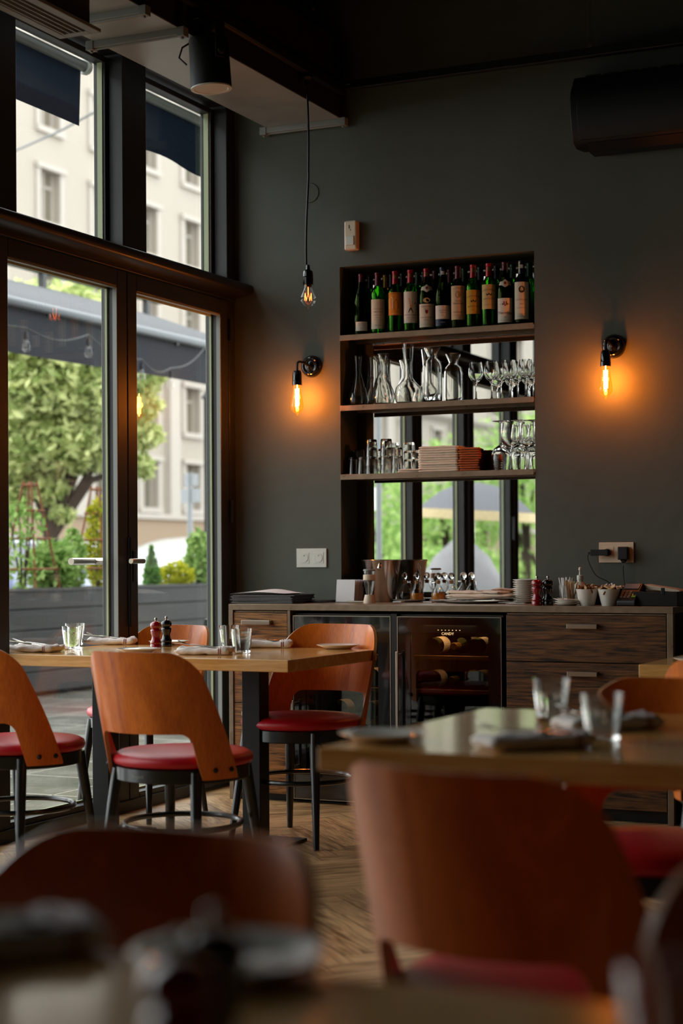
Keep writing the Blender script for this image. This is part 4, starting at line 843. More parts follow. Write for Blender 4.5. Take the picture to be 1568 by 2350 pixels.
front = [
 (830, 'burgundy', 'dark_glass', 'winefoil', 'slim dark bottle with a small white label low down, leftmost on the top shelf', [dict(z0=.018, z1=.062, m='lab_white', wdt=.062, texts=[('Cuvee des Vignes', .006, .052, .034, K, 0), ('appellation controlee', .0035, .044, .04, K, 0), ('2010', .005, .030, .012, K, 0)])]),
 (868, 'bordeaux', 'green_glass', 'winefoil', 'green bottle with a tall grey cream label, second from the left in front', [dict(z0=.022, z1=.165, m='lab_cream', texts=[('VEGA-SICILIA', .007, .118, .05, G_, 0), ('UNICO 2006', .008, .104, .045, K, 0), ('RIBERA DEL DUERO', .0045, .088, .044, K, 0), ('Medalla de Oro', .0045, .076, .03, K, 0), ('cosechado y embotellado', .0035, .066, .042, K, 0), ('Pablo Alvarez', .006, .040, .03, K, 0)], shapes=[([(-.016, 0), (0, .008), (.016, 0), (0, -.003)], .140, 'inkg', .0006)])]),
 (908, 'bordeaux', 'green_glass', 'redfoil', 'green bottle with a red capsule and an orange picture label', [dict(z0=.082, z1=.192, m='lab_orange', texts=[('CHATEAU', .007, .186, .05, K, 0), ('grand cru 2008', .006, .090, .04, 'lab_cream', 0)], shapes=[([(-.034, 0), (-.034, .05), (-.02, .058), (-.012, .05), (-.012, 0)], .112, 'lab_cream', .0005), ([(-.008, 0), (-.008, .035), (.004, .048), (.014, .034), (.014, 0)], .112, 'inkr', .0005), ([(.018, 0), (.018, .045), (.033, .052), (.033, 0)], .112, 'lab_yel', .0005), ([(-.036, -.004), (.036, -.004), (.036, .004), (-.036, .004)], .104, 'paint_o', .0007)])]),
 (943, 'bordeaux', 'green_glass', 'redfoil', 'green bottle with a colourful painted label over a white text band', [dict(z0=.040, z1=.190, m='lab_white', texts=[('TENUTA DI TRINORO', .008, .078, .066, K, 0), ('ROSSO TOSCANA', .006, .064, .045, K, 0), ('imbottigliato all origine', .0035, .056, .045, K, 0)], shapes=[([(-.036, 0), (.036, 0), (.036, .09), (-.036, .09)], .096, 'paint_b', .0003), ([(-.034, 0), (0, -.004), (.012, .04), (-.008, .055), (-.034, .05)], .104, 'paint_o', .0006), ([(.004, 0), (.034, 0), (.034, .028), (.02, .04)], .100, 'paint_g', .0008), ([(-.012, -.008), (.014, -.010), (.004, .014), (-.004, .014)], .098, 'inkk', .0010)])]),
 (980, 'burgundy', 'dark_glass', 'redfoil', 'dark bottle with neck label, small oval label and cream label with red letters', [dict(z0=.014, z1=.125, m='lab_cream', texts=[('FAIVELEY', .010, .112, .056, Rr_, 0), ('a Nuits Saint Georges', .005, .100, .03, Rr_, 0), ('CORTON CLOS DES CORTONS', .008, .060, .066, K, 0), ('GRAND CRU', .005, .048, .03, K, 0), ('mis en bouteille a la propriete', .0035, .028, .05, K, 0)], shapes=[(shield(.007, .010), .086, 'inkr', .0006)]), dict(neck=.200, m='lab_cream'), dict(oval=.142, m='lab_sand')]),
 (1017, 'burgundy', 'dark_glass', 'navy', 'dark bottle with a navy capsule and a half white half navy label', [dict(z0=.048, z1=.112, m='lab_white', texts=[('GEVREY CHAMBERTIN', .006, .088, .04, K, 0), ('PREMIER CRU', .005, .078, .026, K, 0), ('2011', .004, .066, .01, K, 0)]), dict(z0=.016, z1=.048, m='navy', texts=[('DOMAINE', .006, .032, .022, 'lab_white', 0)])]),
 (1052, 'bordeaux', 'dark_glass', 'winefoil', 'bottle with a tall pinkish beige label left of the mustard yellow one', [dict(z0=.040, z1=.200, m='lab_pink', texts=[('CRU CLASSE EN 1855', .005, .188, .05, K, 6), ('Chateau', .007, .128, .03, K, 0), ('Montrose', .012, .116, .048, K, 0), ('Saint Estephe', .009, .076, .048, K, 0), ('APPELLATION CONTROLEE', .004, .060, .05, Rr_, 0)], shapes=[(ell(.014, .016, 14), .158, 'inkg', .0006)])]),
 (1087, 'bordeaux', 'green_glass', 'redfoil', 'green bottle with a mustard yellow label showing a small black crown', [dict(z0=.062, z1=.175, m='lab_yel', texts=[('CLOS DU MARQUIS', .011, .146, .070, K, 5), ('SAINT-JULIEN', .010, .098, .058, K, 3), ('2008', .005, .080, .012, Rr_, 0)], shapes=[(crown(.011, .006), .122, 'inkk', .0006)])]),
 (1123, 'bordeaux', 'green_glass', 'redfoil', 'green bottle with a paler sand coloured label showing a black crown', [dict(z0=.080, z1=.195, m='lab_sand', texts=[('CLOS DU MARQUIS', .011, .170, .070, K, 5), ('SAINT-JULIEN', .010, .128, .058, K, 3), ('mis en bouteille au chateau', .004, .100, .05, K, 0)], shapes=[(crown(.011, .006), .148, 'inkk', .0006)])]),
 (1160, 'burgundy', 'dark_glass', 'winefoil', 'dark bottle with a neck label and a low white crested label near the right end', [dict(z0=.012, z1=.125, m='lab_white', wdt=.080, texts=[("l'Hermitage", .019, .056, .074, K, 0), ('2009', .005, .036, .012, K, 0), ('rhone vineyards', .0035, .022, .055, K, 0), ('~~~~', .008, .098, .05, K, 0)], shapes=[(shield(.008, .011), .098, 'inkr', .0006), ([(-.028, -.002), (-.010, .004), (-.010, -.006)], .098, 'inkk', .0006), ([(.028, -.002), (.010, .004), (.010, -.006)], .098, 'inkk', .0006)]), dict(neck=.195, m='lab_cream')]),
 (1198, 'bordeaux', 'dark_glass', 'navy', 'dark bottle with a tall cream label and a round black star emblem, rightmost in front', [dict(z0=.022, z1=.195, m='lab_cream', texts=[('SASSICAIA', .011, .112, .060, G_, 0), ('2012', .007, .092, .018, K, 0), ('BOLGHERI SASSICAIA', .005, .074, .05, K, 0), ('tenuta san guido', .0045, .046, .04, K, 0), ('prodotto in italia', .004, .036, .044, K, 0)], shapes=[(ell(.015, .0165, 20), .160, 'inkg', .0005), (ell(.0138, .0152, 20), .160, 'inkk', .0008), ([(math.cos(a * PI / 8) * (.011 if a % 2 == 0 else .004), math.sin(a * PI / 8) * (.012 if a % 2 == 0 else .0043)) for a in range(16)], .160, 'lab_sand', .0011)])]),
]
yb = Y0 + .045
for px, kind, gl, foil, lab, specs in front:
    p = aty(px, 760, yb); b = bottle(kind, gl, foil); b.location = (p.x, yb, SZ[2]); b.rotation_euler = (0, 0, face_cam(p)); tag(b, lab, 'bottle', 'wine bottles in the front row of the top shelf')
    if foil in ('redfoil', 'navy'):
        q = MB(); wrap_patch(q, .0158, .262, .278, .016, 5); q.build('capsule_mark', 'goldfoil' if foil == 'redfoil' else 'lab_white', b)
    if px in (1087, 1160, 1198, 1052):
        q = MB(); wrap_patch(q, .0172, .242, .292, .008, 3, None, .012 if px != 1198 else -.012); q.build('tax_strip', 'stampp', b)
    for sp in specs:
        if 'neck' in sp:
            q = MB(); z = sp['neck']; R = .0335; vs = []; 
            for k in range(9):
                xx = -.030 + .0075 * k; h = .009 + .011 * max(0, 1 - abs(xx) / .016); a = xx / R - PI / 2
                for zz in (z - h, z + h): rr_ = .0335 + (z - zz) * .33; vs.append((rr_ * math.cos(a), rr_ * math.sin(a), zz))
            q.add(vs, [(2 * k, 2 * k + 2, 2 * k + 3, 2 * k + 1) for k in range(8)]); n_ = q.build('neck_label', sp['m'], b)
            q = MB(); q.add([(x * 1.0, -(.0345 - y * .33), z + y) for x, y in shield(.005, .007)], [(0, 1, 2, 3, 4)]); q.build('label_emblem', 'inkr', n_)
        elif 'oval' in sp:
            q = MB(); wrap_shape(q, ell(.018, .012, 20), .0416, sp['oval']); q.build('oval_label', sp['m'], b)
        else: add_label(b, kind, sp['z0'], sp['z1'], sp['m'], sp.get('texts', ()), sp.get('wdt'), sp.get('shapes', ()))
back = [(850, 'bordeaux', 'green_glass', 'blackfoil', 'black capped green bottle behind the first two of the front row'), (886, 'bordeaux', 'amberglass', 'goldfoil', 'amber bottle with a gold capsule behind the tall grey cream labelled one'), (900, 'bordeaux', 'dark_glass', 'blackfoil', 'dark bottle hidden behind the orange labelled one'),
        (925, 'bordeaux', 'dark_glass', 'blackfoil', 'dark bottle between and behind the two red capped bottles'), (960, 'bordeaux', 'green_glass', 'greenfoil', 'bottle with a dark green capsule behind the painted label bottle'), (975, 'bordeaux', 'amberglass', 'blackfoil', 'amber glowing bottle behind the shield necked bottle'),
        (1000, 'burgundy', 'dark_glass', 'winefoil', 'bottle with a wine red capsule left of and behind the navy capped one'), (1034, 'bordeaux', 'green_glass', 'winefoil', 'bottle with a brown red capsule behind the pinkish beige labelled one'), (1067, 'bordeaux', 'green_glass', 'greenfoil', 'green capped bottle between and behind the beige and mustard labelled bottles'),
        (1103, 'bordeaux', 'dark_glass', 'navy', 'navy capped bottle between and behind the two bottles with crowns'), (1141, 'bordeaux', 'green_glass', 'blackfoil', 'bright green bottle behind the crested label bottle'), (1178, 'bordeaux', 'green_glass', 'greenfoil', 'bright green bottle behind and left of the star label bottle'), (1216, 'bordeaux', 'green_glass', 'greenfoil', 'green bottle at the far right end behind the star label bottle')]
bp_ = {}
yb2 = Y0 + .125
for px, kind, gl, foil, lab in back:
    p = aty(px, 760, yb2); b = bottle(kind, gl, foil); b.location = (p.x, yb2, SZ[2]); tag(b, lab, 'bottle', 'wine bottles in the back row of the top shelf')

# ================================================================== GLASSWARE
def shell_prof(outer, t, bot=.004):
    """closed glass wall from an outer profile listed bottom to top"""
    rb_ = outer[0][0]
    for (ra, za), (rc_, zc_) in zip(outer, outer[1:]):
        if za <= bot <= zc_: rb_ = ra + (rc_ - ra) * (bot - za) / max(1e-6, zc_ - za); break
    inner = [(max(.0008, rb_ - t * 1.3), bot)] + [(max(.0008, r - t), z) for r, z in outer if z > bot + .001]
    return [(.0008, 0)] + outer + [(outer[-1][0] - t, outer[-1][1])] + list(reversed(inner[:-1])) + [(.0008, bot)]
def vessel(name, outer, t=.0022, bot=.005, seg=36, m='clear'):
    q = MB(); q.lathe(shell_prof(outer, t, bot), seg); return q.build(name, m, smooth=True, angle=60)
ysf = Y0 + .075
def put(o, px, py, y, z, lab, cat, group=None):
    p = aty(px, py, y); o.location = (p.x, y, z); tag(o, lab, cat, group); return o
sc8 = ysf * 0 + 1
dec = lambda *a: [(r, z) for r, z in a]
put(vessel('decanter', dec((.030, .0), (.047, .010), (.053, .032), (.045, .065), (.026, .125), (.0165, .165), (.016, .200), (.0215, .246))), 822, 925, Y0 + .07, SZ[1], 'small pear shaped decanter at the left end of the middle shelf', 'decanter', 'decanters on the middle shelf')
put(vessel('decanter', dec((.028, .0), (.040, .012), (.046, .04), (.036, .09), (.028, .15), (.026, .20), (.031, .243))), 858, 925, Y0 + .13, SZ[1], 'straight necked decanter half hidden behind the second one', 'decanter', 'decanters on the middle shelf')
o = vessel('decanter', dec((.033, .0), (.050, .010), (.056, .038), (.047, .078), (.030, .125), (.019, .16), (.0185, .195), (.0305, .246))); put(o, 880, 923, Y0 + .06, SZ[1], 'decanter with a swirled waist, second in front from the left', 'decanter', 'decanters on the middle shelf')
for v in o.data.vertices: k = max(0, 1 - abs(v.co.z - .1) / .1); v.co.x += .008 * k * math.sin(v.co.z * 40)
put(vessel('decanter', dec((.045, .0), (.062, .012), (.070, .045), (.062, .080), (.035, .108), (.021, .128), (.0195, .18), (.0245, .24), (.030, .290)), .0025), 938, 922, Y0 + .078, SZ[1], 'large round bellied decanter with a tall flared neck', 'decanter', 'decanters on the middle shelf')
put(vessel('carafe', dec((.038, .0), (.046, .006), (.047, .05), (.046, .17), (.041, .195), (.024, .212), (.022, .222), (.040, .262)), .003, .01), 993, 918, Y0 + .06, SZ[1], 'thick straight sided carafe with a flared top, right of the round decanter', 'carafe')
def wineglass_mesh(h=.18, rb=.036):
    s_ = h / .18
    pr = [(.0008, 0), (.032 * s_, .0), (.0325 * s_, .0015), (.012 * s_, .005), (.0042, .010), (.0038, .078 * s_), (.008, .085 * s_), (rb * .72, .100 * s_), (rb * .97, .118 * s_), (rb, .132 * s_), (rb * .93, .155 * s_), (rb * .78, h), (rb * .78 - .0014, h), (rb * .93 - .0014, .155 * s_), (rb - .0014, .132 * s_), (rb * .97 - .0014, .119 * s_), (rb * .70 - .0012, .103 * s_), (.006, .090 * s_), (.0008, .0885 * s_)]
    q = MB(); q.lathe(pr, 32); return q
wg = wineglass_mesh().build('wine_glass', 'clear', smooth=True, angle=60)
WG = [(1093, .055, 'leftmost wine glass on the middle shelf, standing alone'), (1129, .055, 'second wine glass from the left on the middle shelf, in the front row'), (1150, .125, 'wine glass behind and right of the second one on the middle shelf'), (1170, .055, 'third front wine glass on the middle shelf'), (1189, .125, 'back row wine glass between the third and fourth front ones'), (1207, .055, 'fourth front wine glass on the middle shelf'), (1224, .125, 'wine glass at the right end of the middle shelf, cut by the wall edge')]
for i, (px, dy, lab) in enumerate(WG):
    o = wg if i == 0 else wg.copy()
    if i: COL.objects.link(o)
    put(o, px, 912, Y0 + dy, SZ[1], lab, 'wine glass', 'wine glasses on the middle shelf')
wg2 = wineglass_mesh(.232, .047).build('wine_glass', 'clear', smooth=True, angle=60); k = 0
for px, dy, inv, lab in [(1151, .055, 1, 'leftmost upside down wine glass on the lowest shelf'), (1194, .055, 1, 'middle upside down wine glass on the lowest shelf'), (1226, .075, 1, 'upside down wine glass at the right end of the lowest shelf'), (1172, .125, 0, 'upright wine glass behind the leftmost two upside down ones'), (1212, .13, 0, 'upright wine glass behind the right two upside down ones')]:
    o = wg2 if k == 0 else wg2.copy()
    if k: COL.objects.link(o)
    k += 1; put(o, px, 1077, Y0 + dy, SZ[0] + (.232 if inv else 0), lab, 'wine glass', 'large wine glasses on the lowest shelf'); o.rotation_euler = (PI if inv else 0, 0, 0)
tum = vessel('tumbler', dec((.026, .0), (.029, .003), (.034, .085)), .0022, .012)
# inverted tumblers, some stacked
TL = [(813, .05, 0, 'upside down tumbler at the left end of the lowest shelf'), (834, .055, 0, 'second upside down tumbler in the front row of the lowest shelf'), (824, .125, 0, 'back row tumbler under another at the left of the lowest shelf'), (824, .125, 1, 'tumbler on top of the leftmost back row tumbler'), (853, .06, 0, 'bottom tumbler of the left tall stack on the lowest shelf'), (853, .06, 1, 'middle tumbler of the left tall stack'), (853, .06, 2, 'top tumbler of the left tall stack'), (887, .055, 0, 'bottom tumbler of the right tall stack on the lowest shelf'), (887, .055, 1, 'middle tumbler of the right tall stack'), (887, .055, 2, 'top tumbler of the right tall stack'), (868, .13, 0, 'lower back row tumbler between the two tall stacks'), (868, .13, 1, 'upper back row tumbler between the two tall stacks'), (912, .07, 0, 'lower tumbler at the right end of the upside down tumblers'), (912, .07, 1, 'upper tumbler of the leaning pair beside the napkins')]
for i, (px, dy, lv, lab) in enumerate(TL):
    o = tum if i == 0 else tum.copy()
    if i: COL.objects.link(o)
    put(o, px, 1088, Y0 + dy, SZ[0] + .085 + lv * .042, lab, 'tumbler', 'upside down tumblers on the lowest shelf'); o.rotation_euler = (PI, 0, 0); o.scale = (.92 - .0 * lv,) * 2 + (1,)
# napkin stack
def napkin_flat(name, L, Wd, H, m, seed, waves=.002):
    q = MB(); nx, ny = 16, 10; vs = []
    for side in (0, 1):
        for i in range(nx + 1):
            for j in range(ny + 1):
                u, v = i / nx - .5, j / ny - .5; k = 1 - max(abs(u), abs(v)) ** 8 * 200 * 0
                e = min(1, (0.5 - abs(u)) * 22) * min(1, (.5 - abs(v)) * 22); h = H * .5 * (.35 + .65 * math.sqrt(max(0, e)))
                d = waves * noise.noise(Vector((u * 6 + seed * 3.1, v * 5, side * 2 + seed)))
                vs.append((u * L * (1 + .01 * noise.noise(Vector((v * 9, seed, 1)))), v * Wd * (1 + .02 * noise.noise(Vector((u * 9, seed, 2)))), H / 2 + (h if side else -h) + d))
    n = (nx + 1) * (ny + 1); fs = []
    for i in range(nx):
        for j in range(ny):
            a = i * (ny + 1) + j; fs.append((n + a, n + a + ny + 1, n + a + ny + 2, n + a + 1)); fs.append((a + 1, a + ny + 2, a + ny + 1, a))
    bd = [i * (ny + 1) for i in range(nx + 1)] + [nx * (ny + 1) + j for j in range(1, ny + 1)] + [i * (ny + 1) + ny for i in range(nx - 1, -1, -1)] + [j for j in range(ny - 1, 0, -1)]
    for k in range(len(bd)): a, b_ = bd[k], bd[(k + 1) % len(bd)]; fs.append((a, b_, n + b_, n + a))
    q.add(vs, fs); return q.build(name, m, smooth=True, angle=180)
pc = aty(1012, 1080, Y0 + .055); order = ['bottom', 'second', 'third', 'fourth', 'fifth', 'sixth', 'seventh', 'eighth', 'ninth', 'tenth', 'top']
ndep = .19
for k in range(11):
    o = napkin_flat('folded_napkin', .205, .125, .0125, 'cream', k, .0015); o.location = (pc.x + random.uniform(-.003, .003), Y0 + .085 + random.uniform(-.003, .003), SZ[0] + k * .0112); o.rotation_euler = (0, 0, .02 * random.uniform(-1, 1) - .03)
    tag(o, '%s cream napkin of the neat stack on the lowest shelf%s' % (order[k], '' if k else ', lying on the steel'), 'napkin', 'cream napkins stacked on the lowest shelf')
for k in range(10):
    o = napkin_flat('folded_napkin', .10, .12, .0122, 'orangecloth', k + 20, .002); o.location = (aty(1082, 1080, Y0 + .08).x + random.uniform(-.004, .004), Y0 + .085, SZ[0] + k * .0112); o.rotation_euler = (0, 0, .2 + .05 * random.uniform(-1, 1))
    tag(o, '%s rust shaded napkin of the ragged pile right of the cream stack' % order[k if k < 9 else 10], 'napkin', 'rust shaded napkins on the lowest shelf')
for k in range(2):
    o = napkin_flat('folded_napkin', .11, .12, .010, 'cream', k + 40, .003); o.location = (aty(945, 1082, Y0 + .08).x + k * .01, Y0 + .08, SZ[0] + k * .010); o.rotation_euler = (0, 0, .15 - k * .1)
    tag(o, ['lower', 'upper'][k] + ' of two flat cream napkins between the tumblers and the stack', 'napkin', 'loose cream napkins on the lowest shelf')

# ================================================================== THINGS ON THE COUNTER
def cpos(px, py): p = atz(px, py, CT); return p
def on(o, px, y, lab, cat, group=None, z=CT + .0005):
    p = aty(px, 1380, y); o.location = (p.x, y, z); return tag(o, lab, cat, group)
# menus
for k in range(6):
    z = CT + .001 + k * .0068; q = MB(); Wm, Dm = .33, .235
    q.box(-Wm / 2, Wm / 2, -Dm / 2, Dm / 2, 0, .002); q.box(-Wm / 2, Wm / 2, -Dm / 2, Dm / 2, .0048, .0066); q.box(Wm / 2 - .003, Wm / 2, -Dm / 2, Dm / 2, .002, .0048)
    o = q.build('menu_folder', 'leather', bevel=.0006); o.location = (aty(625, 1380, 7.17).x + [.0, .004, -.006, .003, -.004, .006][k], 7.17 + [.0, .006, -.004, .0, .005, -.003][k], z); o.rotation_euler = (0, 0, [.02, -.03, .05, .0, -.02, .04][k])
    tag(o, '%s black menu folder of the stack at the left end of the counter' % ['bottom', 'second', 'third', 'fourth', 'fifth', 'top'][k], 'menu', 'black menu folders stacked on the counter')
    q = MB(); q.box(-Wm / 2 + .006, Wm / 2 - .008, -Dm / 2 + .004, Dm / 2 - .004, .0022, .0045); q.build('inner_pages', 'paper', o)
for k in range(3):
    q = MB(); vs = []; n = 14
    for i in range(n + 1):
        for j in (0, 1):
            u = i / n; hump = .017 * math.sin(PI * min(1, u * 1.1)) ** 1.3 * (1.0 if j else .35)
            vs.append((-.145 + .29 * u, -.10 + .20 * j, hump + .0013 * k))
    q.add(vs + [(a, b, c - .0008) for a, b, c in vs], [(2 * i, 2 * i + 2, 2 * i + 3, 2 * i + 1) for i in range(n)] + [(2 * (n + 1) + 2 * i + 1, 2 * (n + 1) + 2 * i + 3, 2 * (n + 1) + 2 * i + 2, 2 * (n + 1) + 2 * i) for i in range(n)])
    o = q.build('menu_sheet', 'paper', smooth=True); o.location = (aty(610, 1370, 7.15).x + k * .008, 7.15, CT + .0445 + k * .0006); o.rotation_euler = (0, 0, .12 - .05 * k)
    tag(o, '%s loose white menu sheet lying curled on the black folders' % ['lowest', 'middle', 'uppermost'][k], 'paper sheet', 'loose menu sheets on the folders')
q = MB(); q.box(-.10, .10, -.09, .09, 0, .010); o = q.build('slim_folder', 'leather', bevel=.001); o.location = (aty(700, 1380, 7.24).x, 7.30, CT + .001); tag(o, 'slim dark folder sticking out behind the menu stack towards the socket', 'menu')
# card holder
h = empty('card_holder', (aty(803, 1380, 7.36).x, 7.36, CT)); tag(h, 'clear holder filled with slanting white and lilac cards', 'holder')
q = MB(); q.box(-.057, .057, -.04, .04, 0, .003); q.box(-.057, .057, .036, .04, 0, .10); q.build('stand', 'black', h)
for k in range(9):
    q = MB(); q.box(-.05, .05, -.0012, .0012, 0, .107); o = q.build('card', ['paper', 'lilac'][k % 2 if k > 4 else 0], h); o.location = (.002 * k - .01, -.034 + k * .0072, .003); o.rotation_euler = (-.12 - .012 * k, 0, -.08 + .02 * (k % 3))
q = MB(); q.tube([(-.05, 0, .005), (.06, 0, .005)], .005, 10); o = q.build('pen', 'steel', smooth=True); on(o, 818, 7.26, 'thin silver pen lying in front of the card holder', 'pen')
# aerator
ar = empty('wine_aerator', (aty(848, 1380, 7.22).x, 7.22, CT)); tag(ar, 'clear wine aerator standing in a beige base in front of the bucket', 'aerator')
q = MB(); q.lathe([(.001, 0), (.028, 0), (.0285, .01), (.021, .04), (.018, .04), (.001, .03)], 28); q.build('base', 'ivory', ar, smooth=True, angle=50)
q = MB(); q.lathe(shell_prof([(.010, .03), (.016, .05), (.024, .09), (.027, .14), (.027, .152)], .002, .034), 28); q.build('tube', 'jar', ar, smooth=True)
q = MB(); q.lathe([(.0275, .108), (.029, .11), (.029, .132), (.0275, .134)], 28); q.build('grip_band', 'ivory', ar, smooth=True); q = MB(); q.lathe([(.005, .04), (.006, .09), (.012, .10), (.014, .125), (.001, .13)], 16); q.build('inner_nozzle', 'bead', ar, smooth=True)
q = MB(); q.lathe([(.027, .150), (.029, .152), (.028, .158), (.024, .160), (.001, .158)], 28); q.build('top_cap', 'bead', ar, smooth=True)
# ice bucket
bk = empty('ice_bucket', (aty(876, 1380, 7.47).x, 7.47, CT)); tag(bk, 'polished steel ice bucket tapering downwards with round knobs', 'bucket')
q = MB(); q.lathe([(.001, 0), (.063, 0), (.067, .003), (.094, .196), (.097, .198), (.098, .202), (.096, .204), (.092, .200), (.065, .006), (.001, .006)], 56); q.build('body', 'chrome', bk, smooth=True, angle=50)
for a in (-1.25, 1.9):
    q = MB(); q.sphere((.093 * math.cos(a), .093 * math.sin(a), .165), .013, 16, 10); q.tube([(.08 * math.cos(a), .08 * math.sin(a), .165), (.09 * math.cos(a), .09 * math.sin(a), .165)], .008, 10); q.build('knob', 'chrome', bk, smooth=True)
# cruets on saucers
def plate_mesh(r, h, name, m='white'):
    q = MB(); q.lathe([(.001, .003), (r * .55, .003), (r * .58, 0), (r * .62, 0), (r * .70, h * .35), (r, h), (r * 1.005, h + .0015), (r * .97, h + .002), (r * .68, h * .35 + .004), (r * .60, .0065), (.001, .006)], 48); return q.build(name, m, smooth=True, angle=60)
for px, lab in ((940, 'small saucer under the left pair of cruets'), (1024, 'small saucer under the right pair of cruets')): on(plate_mesh(.080, .010, 'saucer'), px, 7.48, lab, 'saucer', 'saucers under the cruets')
def cruet(px, y, liq, hs, lab):
    c = empty('oil_cruet', (aty(px, 1370, y).x, y, CT + .009)); tag(c, lab, 'cruet', 'glass cruets on saucers')
    q = MB(); q.lathe(shell_prof([(.027, 0), (.033, .006), (.035, .022), (.030, .042), (.018, .062), (.0115, .075), (.0115, .086), (.016, .092)], .0022, .005), 28); q.build('bottle', 'jar', c, smooth=True, angle=60)
    q = MB(); q.lathe([(.001, .0055), (.0295, .0055), (.0322, .022), (.0295, .034), (.001, .0342)], 28); q.build('liquid', liq, c, smooth=True, angle=40)
    q = MB(); q.lathe([(.001, .078), (.0088, .078), (.0105, .094), (.001, .095)], 16); q.build('cork', 'cork', c, smooth=True)
    q = MB(); q.lathe([(.001, .094), (.006, .094), (.006, .100), (.001, .1)], 12); q.sphere((0, 0, .115), .0165, 18, 12); q.build('stopper', 'clear', c, smooth=True, angle=70)
    q = MB(); q.tube([(hs * .012, 0, .086), (hs * .028, 0, .088), (hs * .034, 0, .074), (hs * .030, 0, .056), (hs * .022, 0, .052)], .0035, 8); q.build('handle', 'clear', c, smooth=True)
cruet(930, 7.50, 'vinegar', 1, 'cruet of dark vinegar beside the ice bucket'); cruet(957, 7.46, 'oil', 0.6, 'cruet of golden oil in the left pair'); cruet(1006, 7.47, 'oil', -1, 'cruet of golden oil with its handle to the left, in the right pair'); cruet(1036, 7.50, 'vinegar', .6, 'cruet of dark vinegar behind the napkin plates')
for px, lab in ((915, 'white paper packet left of the left cruet saucer'), (985, 'white paper packet between the two cruet saucers')):
    q = MB(); q.box(-.022, .022, -.02, .02, 0, .006); on(q.build('paper_packet', 'paper', bevel=.002), px, 7.36, lab, 'packet')
# dark plates with napkins
def dark_pl(px, y, z, r, lab): o = plate_mesh(r, .010, 'plate', 'white'); on(o, px, y, lab, 'plate', 'plates under the folded napkins', z); return o
dark_pl(1093, 7.36, CT + .0005, .150, 'lower wide plate under the folded napkins on the counter'); dark_pl(1090, 7.36, CT + .0155, .135, 'upper wide plate under the folded napkins on the counter')
o = napkin_flat('folded_napkin', .30, .15, .016, 'cream', 70, .004); on(o, 1105, 7.34, 'lower folded white napkin on the wide plates', 'napkin', 'folded napkins on the counter plates', CT + .027); o.rotation_euler = (0, 0, .1)
o = napkin_flat('folded_napkin', .27, .13, .012, 'cream', 71, .007); on(o, 1098, 7.35, 'upper crumpled white napkin with small red marks on the wide plates', 'napkin', 'folded napkins on the counter plates', CT + .0445); o.rotation_euler = (0, 0, -.08)
q = MB()
for k in range(4): q.box(.02 + k * .008, .025 + k * .008, -.062, -.056, .0125, .0145)
q.build('red_stitching', 'inkr', o)
q = MB(); q.tube([(-.03, -.01, .003), (.05, 0, .006), (.06, .012, .004), (.02, .02, .003), (-.03, -.01, .003)], .002, 6); on(q.build('white_cord', 'offw', smooth=True), 1178, 7.14, 'short white cord in front of the plate stack', 'cord')
# stack of saucers
s0 = plate_mesh(.052, .009, 'saucer'); names = ['bottom', 'second', 'third', 'fourth', 'fifth', 'sixth', 'seventh', 'eighth', 'ninth', 'tenth', 'top']
for k in range(11):
    o = s0 if k == 0 else s0.copy()
    if k: COL.objects.link(o)
    on(o, 1203 + (k % 3) * .6, 7.36, '%s saucer of the stack left of the red pepper mill on the counter' % names[k], 'saucer', 'stacked saucers on the counter', CT + .0005 + k * .0098)
# pepper mills
def mill(m, name='pepper_mill'):
    o = empty(name, (0, 0, 0))
    q = MB(); q.lathe([(.001, 0), (.0225, 0), (.0235, .003), (.0235, .016), (.021, .019), (.0235, .022), (.0235, .027), (.0195, .034), (.0165, .046), (.0175, .056), (.0215, .064), (.0205, .068), (.0225, .072), (.0215, .078), (.0165, .0815), (.001, .0815)], 32); q.build('body', m, o, smooth=True, angle=50)
    q = MB(); q.lathe([(.001, .082), (.0165, .082), (.0225, .088), (.0240, .096), (.0215, .105), (.013, .112), (.006, .1135), (.001, .1135)], 32); q.build('head', m, o, smooth=True, angle=60)
    q = MB(); q.lathe([(.001, .113), (.0035, .113), (.0035, .118), (.0055, .1195), (.006, .124), (.0045, .1275), (.001, .128)], 16); q.build('knob', 'steel', o, smooth=True)
    return o
mr_ = mill('redg'); mk_ = mill('blackg')
on(mr_, 1233, 7.03, 'glossy red pepper mill on the counter beside the saucer stack', 'pepper mill'); on(mk_, 1258, 7.05, 'glossy black pepper mill on the counter right of the red one', 'pepper mill')
# glasses with toothpicks
def stick_glass(px, y, lab, m, n, hh):
    g = empty('stick_glass', (aty(px, 1370, y).x, y, CT)); tag(g, lab, 'glass of sticks')
    q = MB(); q.lathe(shell_prof([(.022, 0), (.024, .003), (.029, .085)], .0018, .008), 28); q.build('glass', 'jar', g, smooth=True, angle=60)
    rg = random.Random(px)
    for k in range(n):
        a = rg.random() * 6.28; r = rg.random() ** .5 * .017; q = MB(); q.box(-.0025, .0025, -.0006, .0006, 0, hh * rg.uniform(.9, 1.05)); o = q.build('stick', m, g); o.location = (r * math.cos(a), r * math.sin(a), .009); o.rotation_euler = (rg.uniform(-.15, .15), rg.uniform(-.22, .22), rg.uniform(-1, 1))
stick_glass(1310, 7.15, 'front glass full of paper wrapped sticks', 'kraft', 26, .098); stick_glass(1298, 7.26, 'taller glass of white wrapped straws behind the other', 'paper', 16, .112)
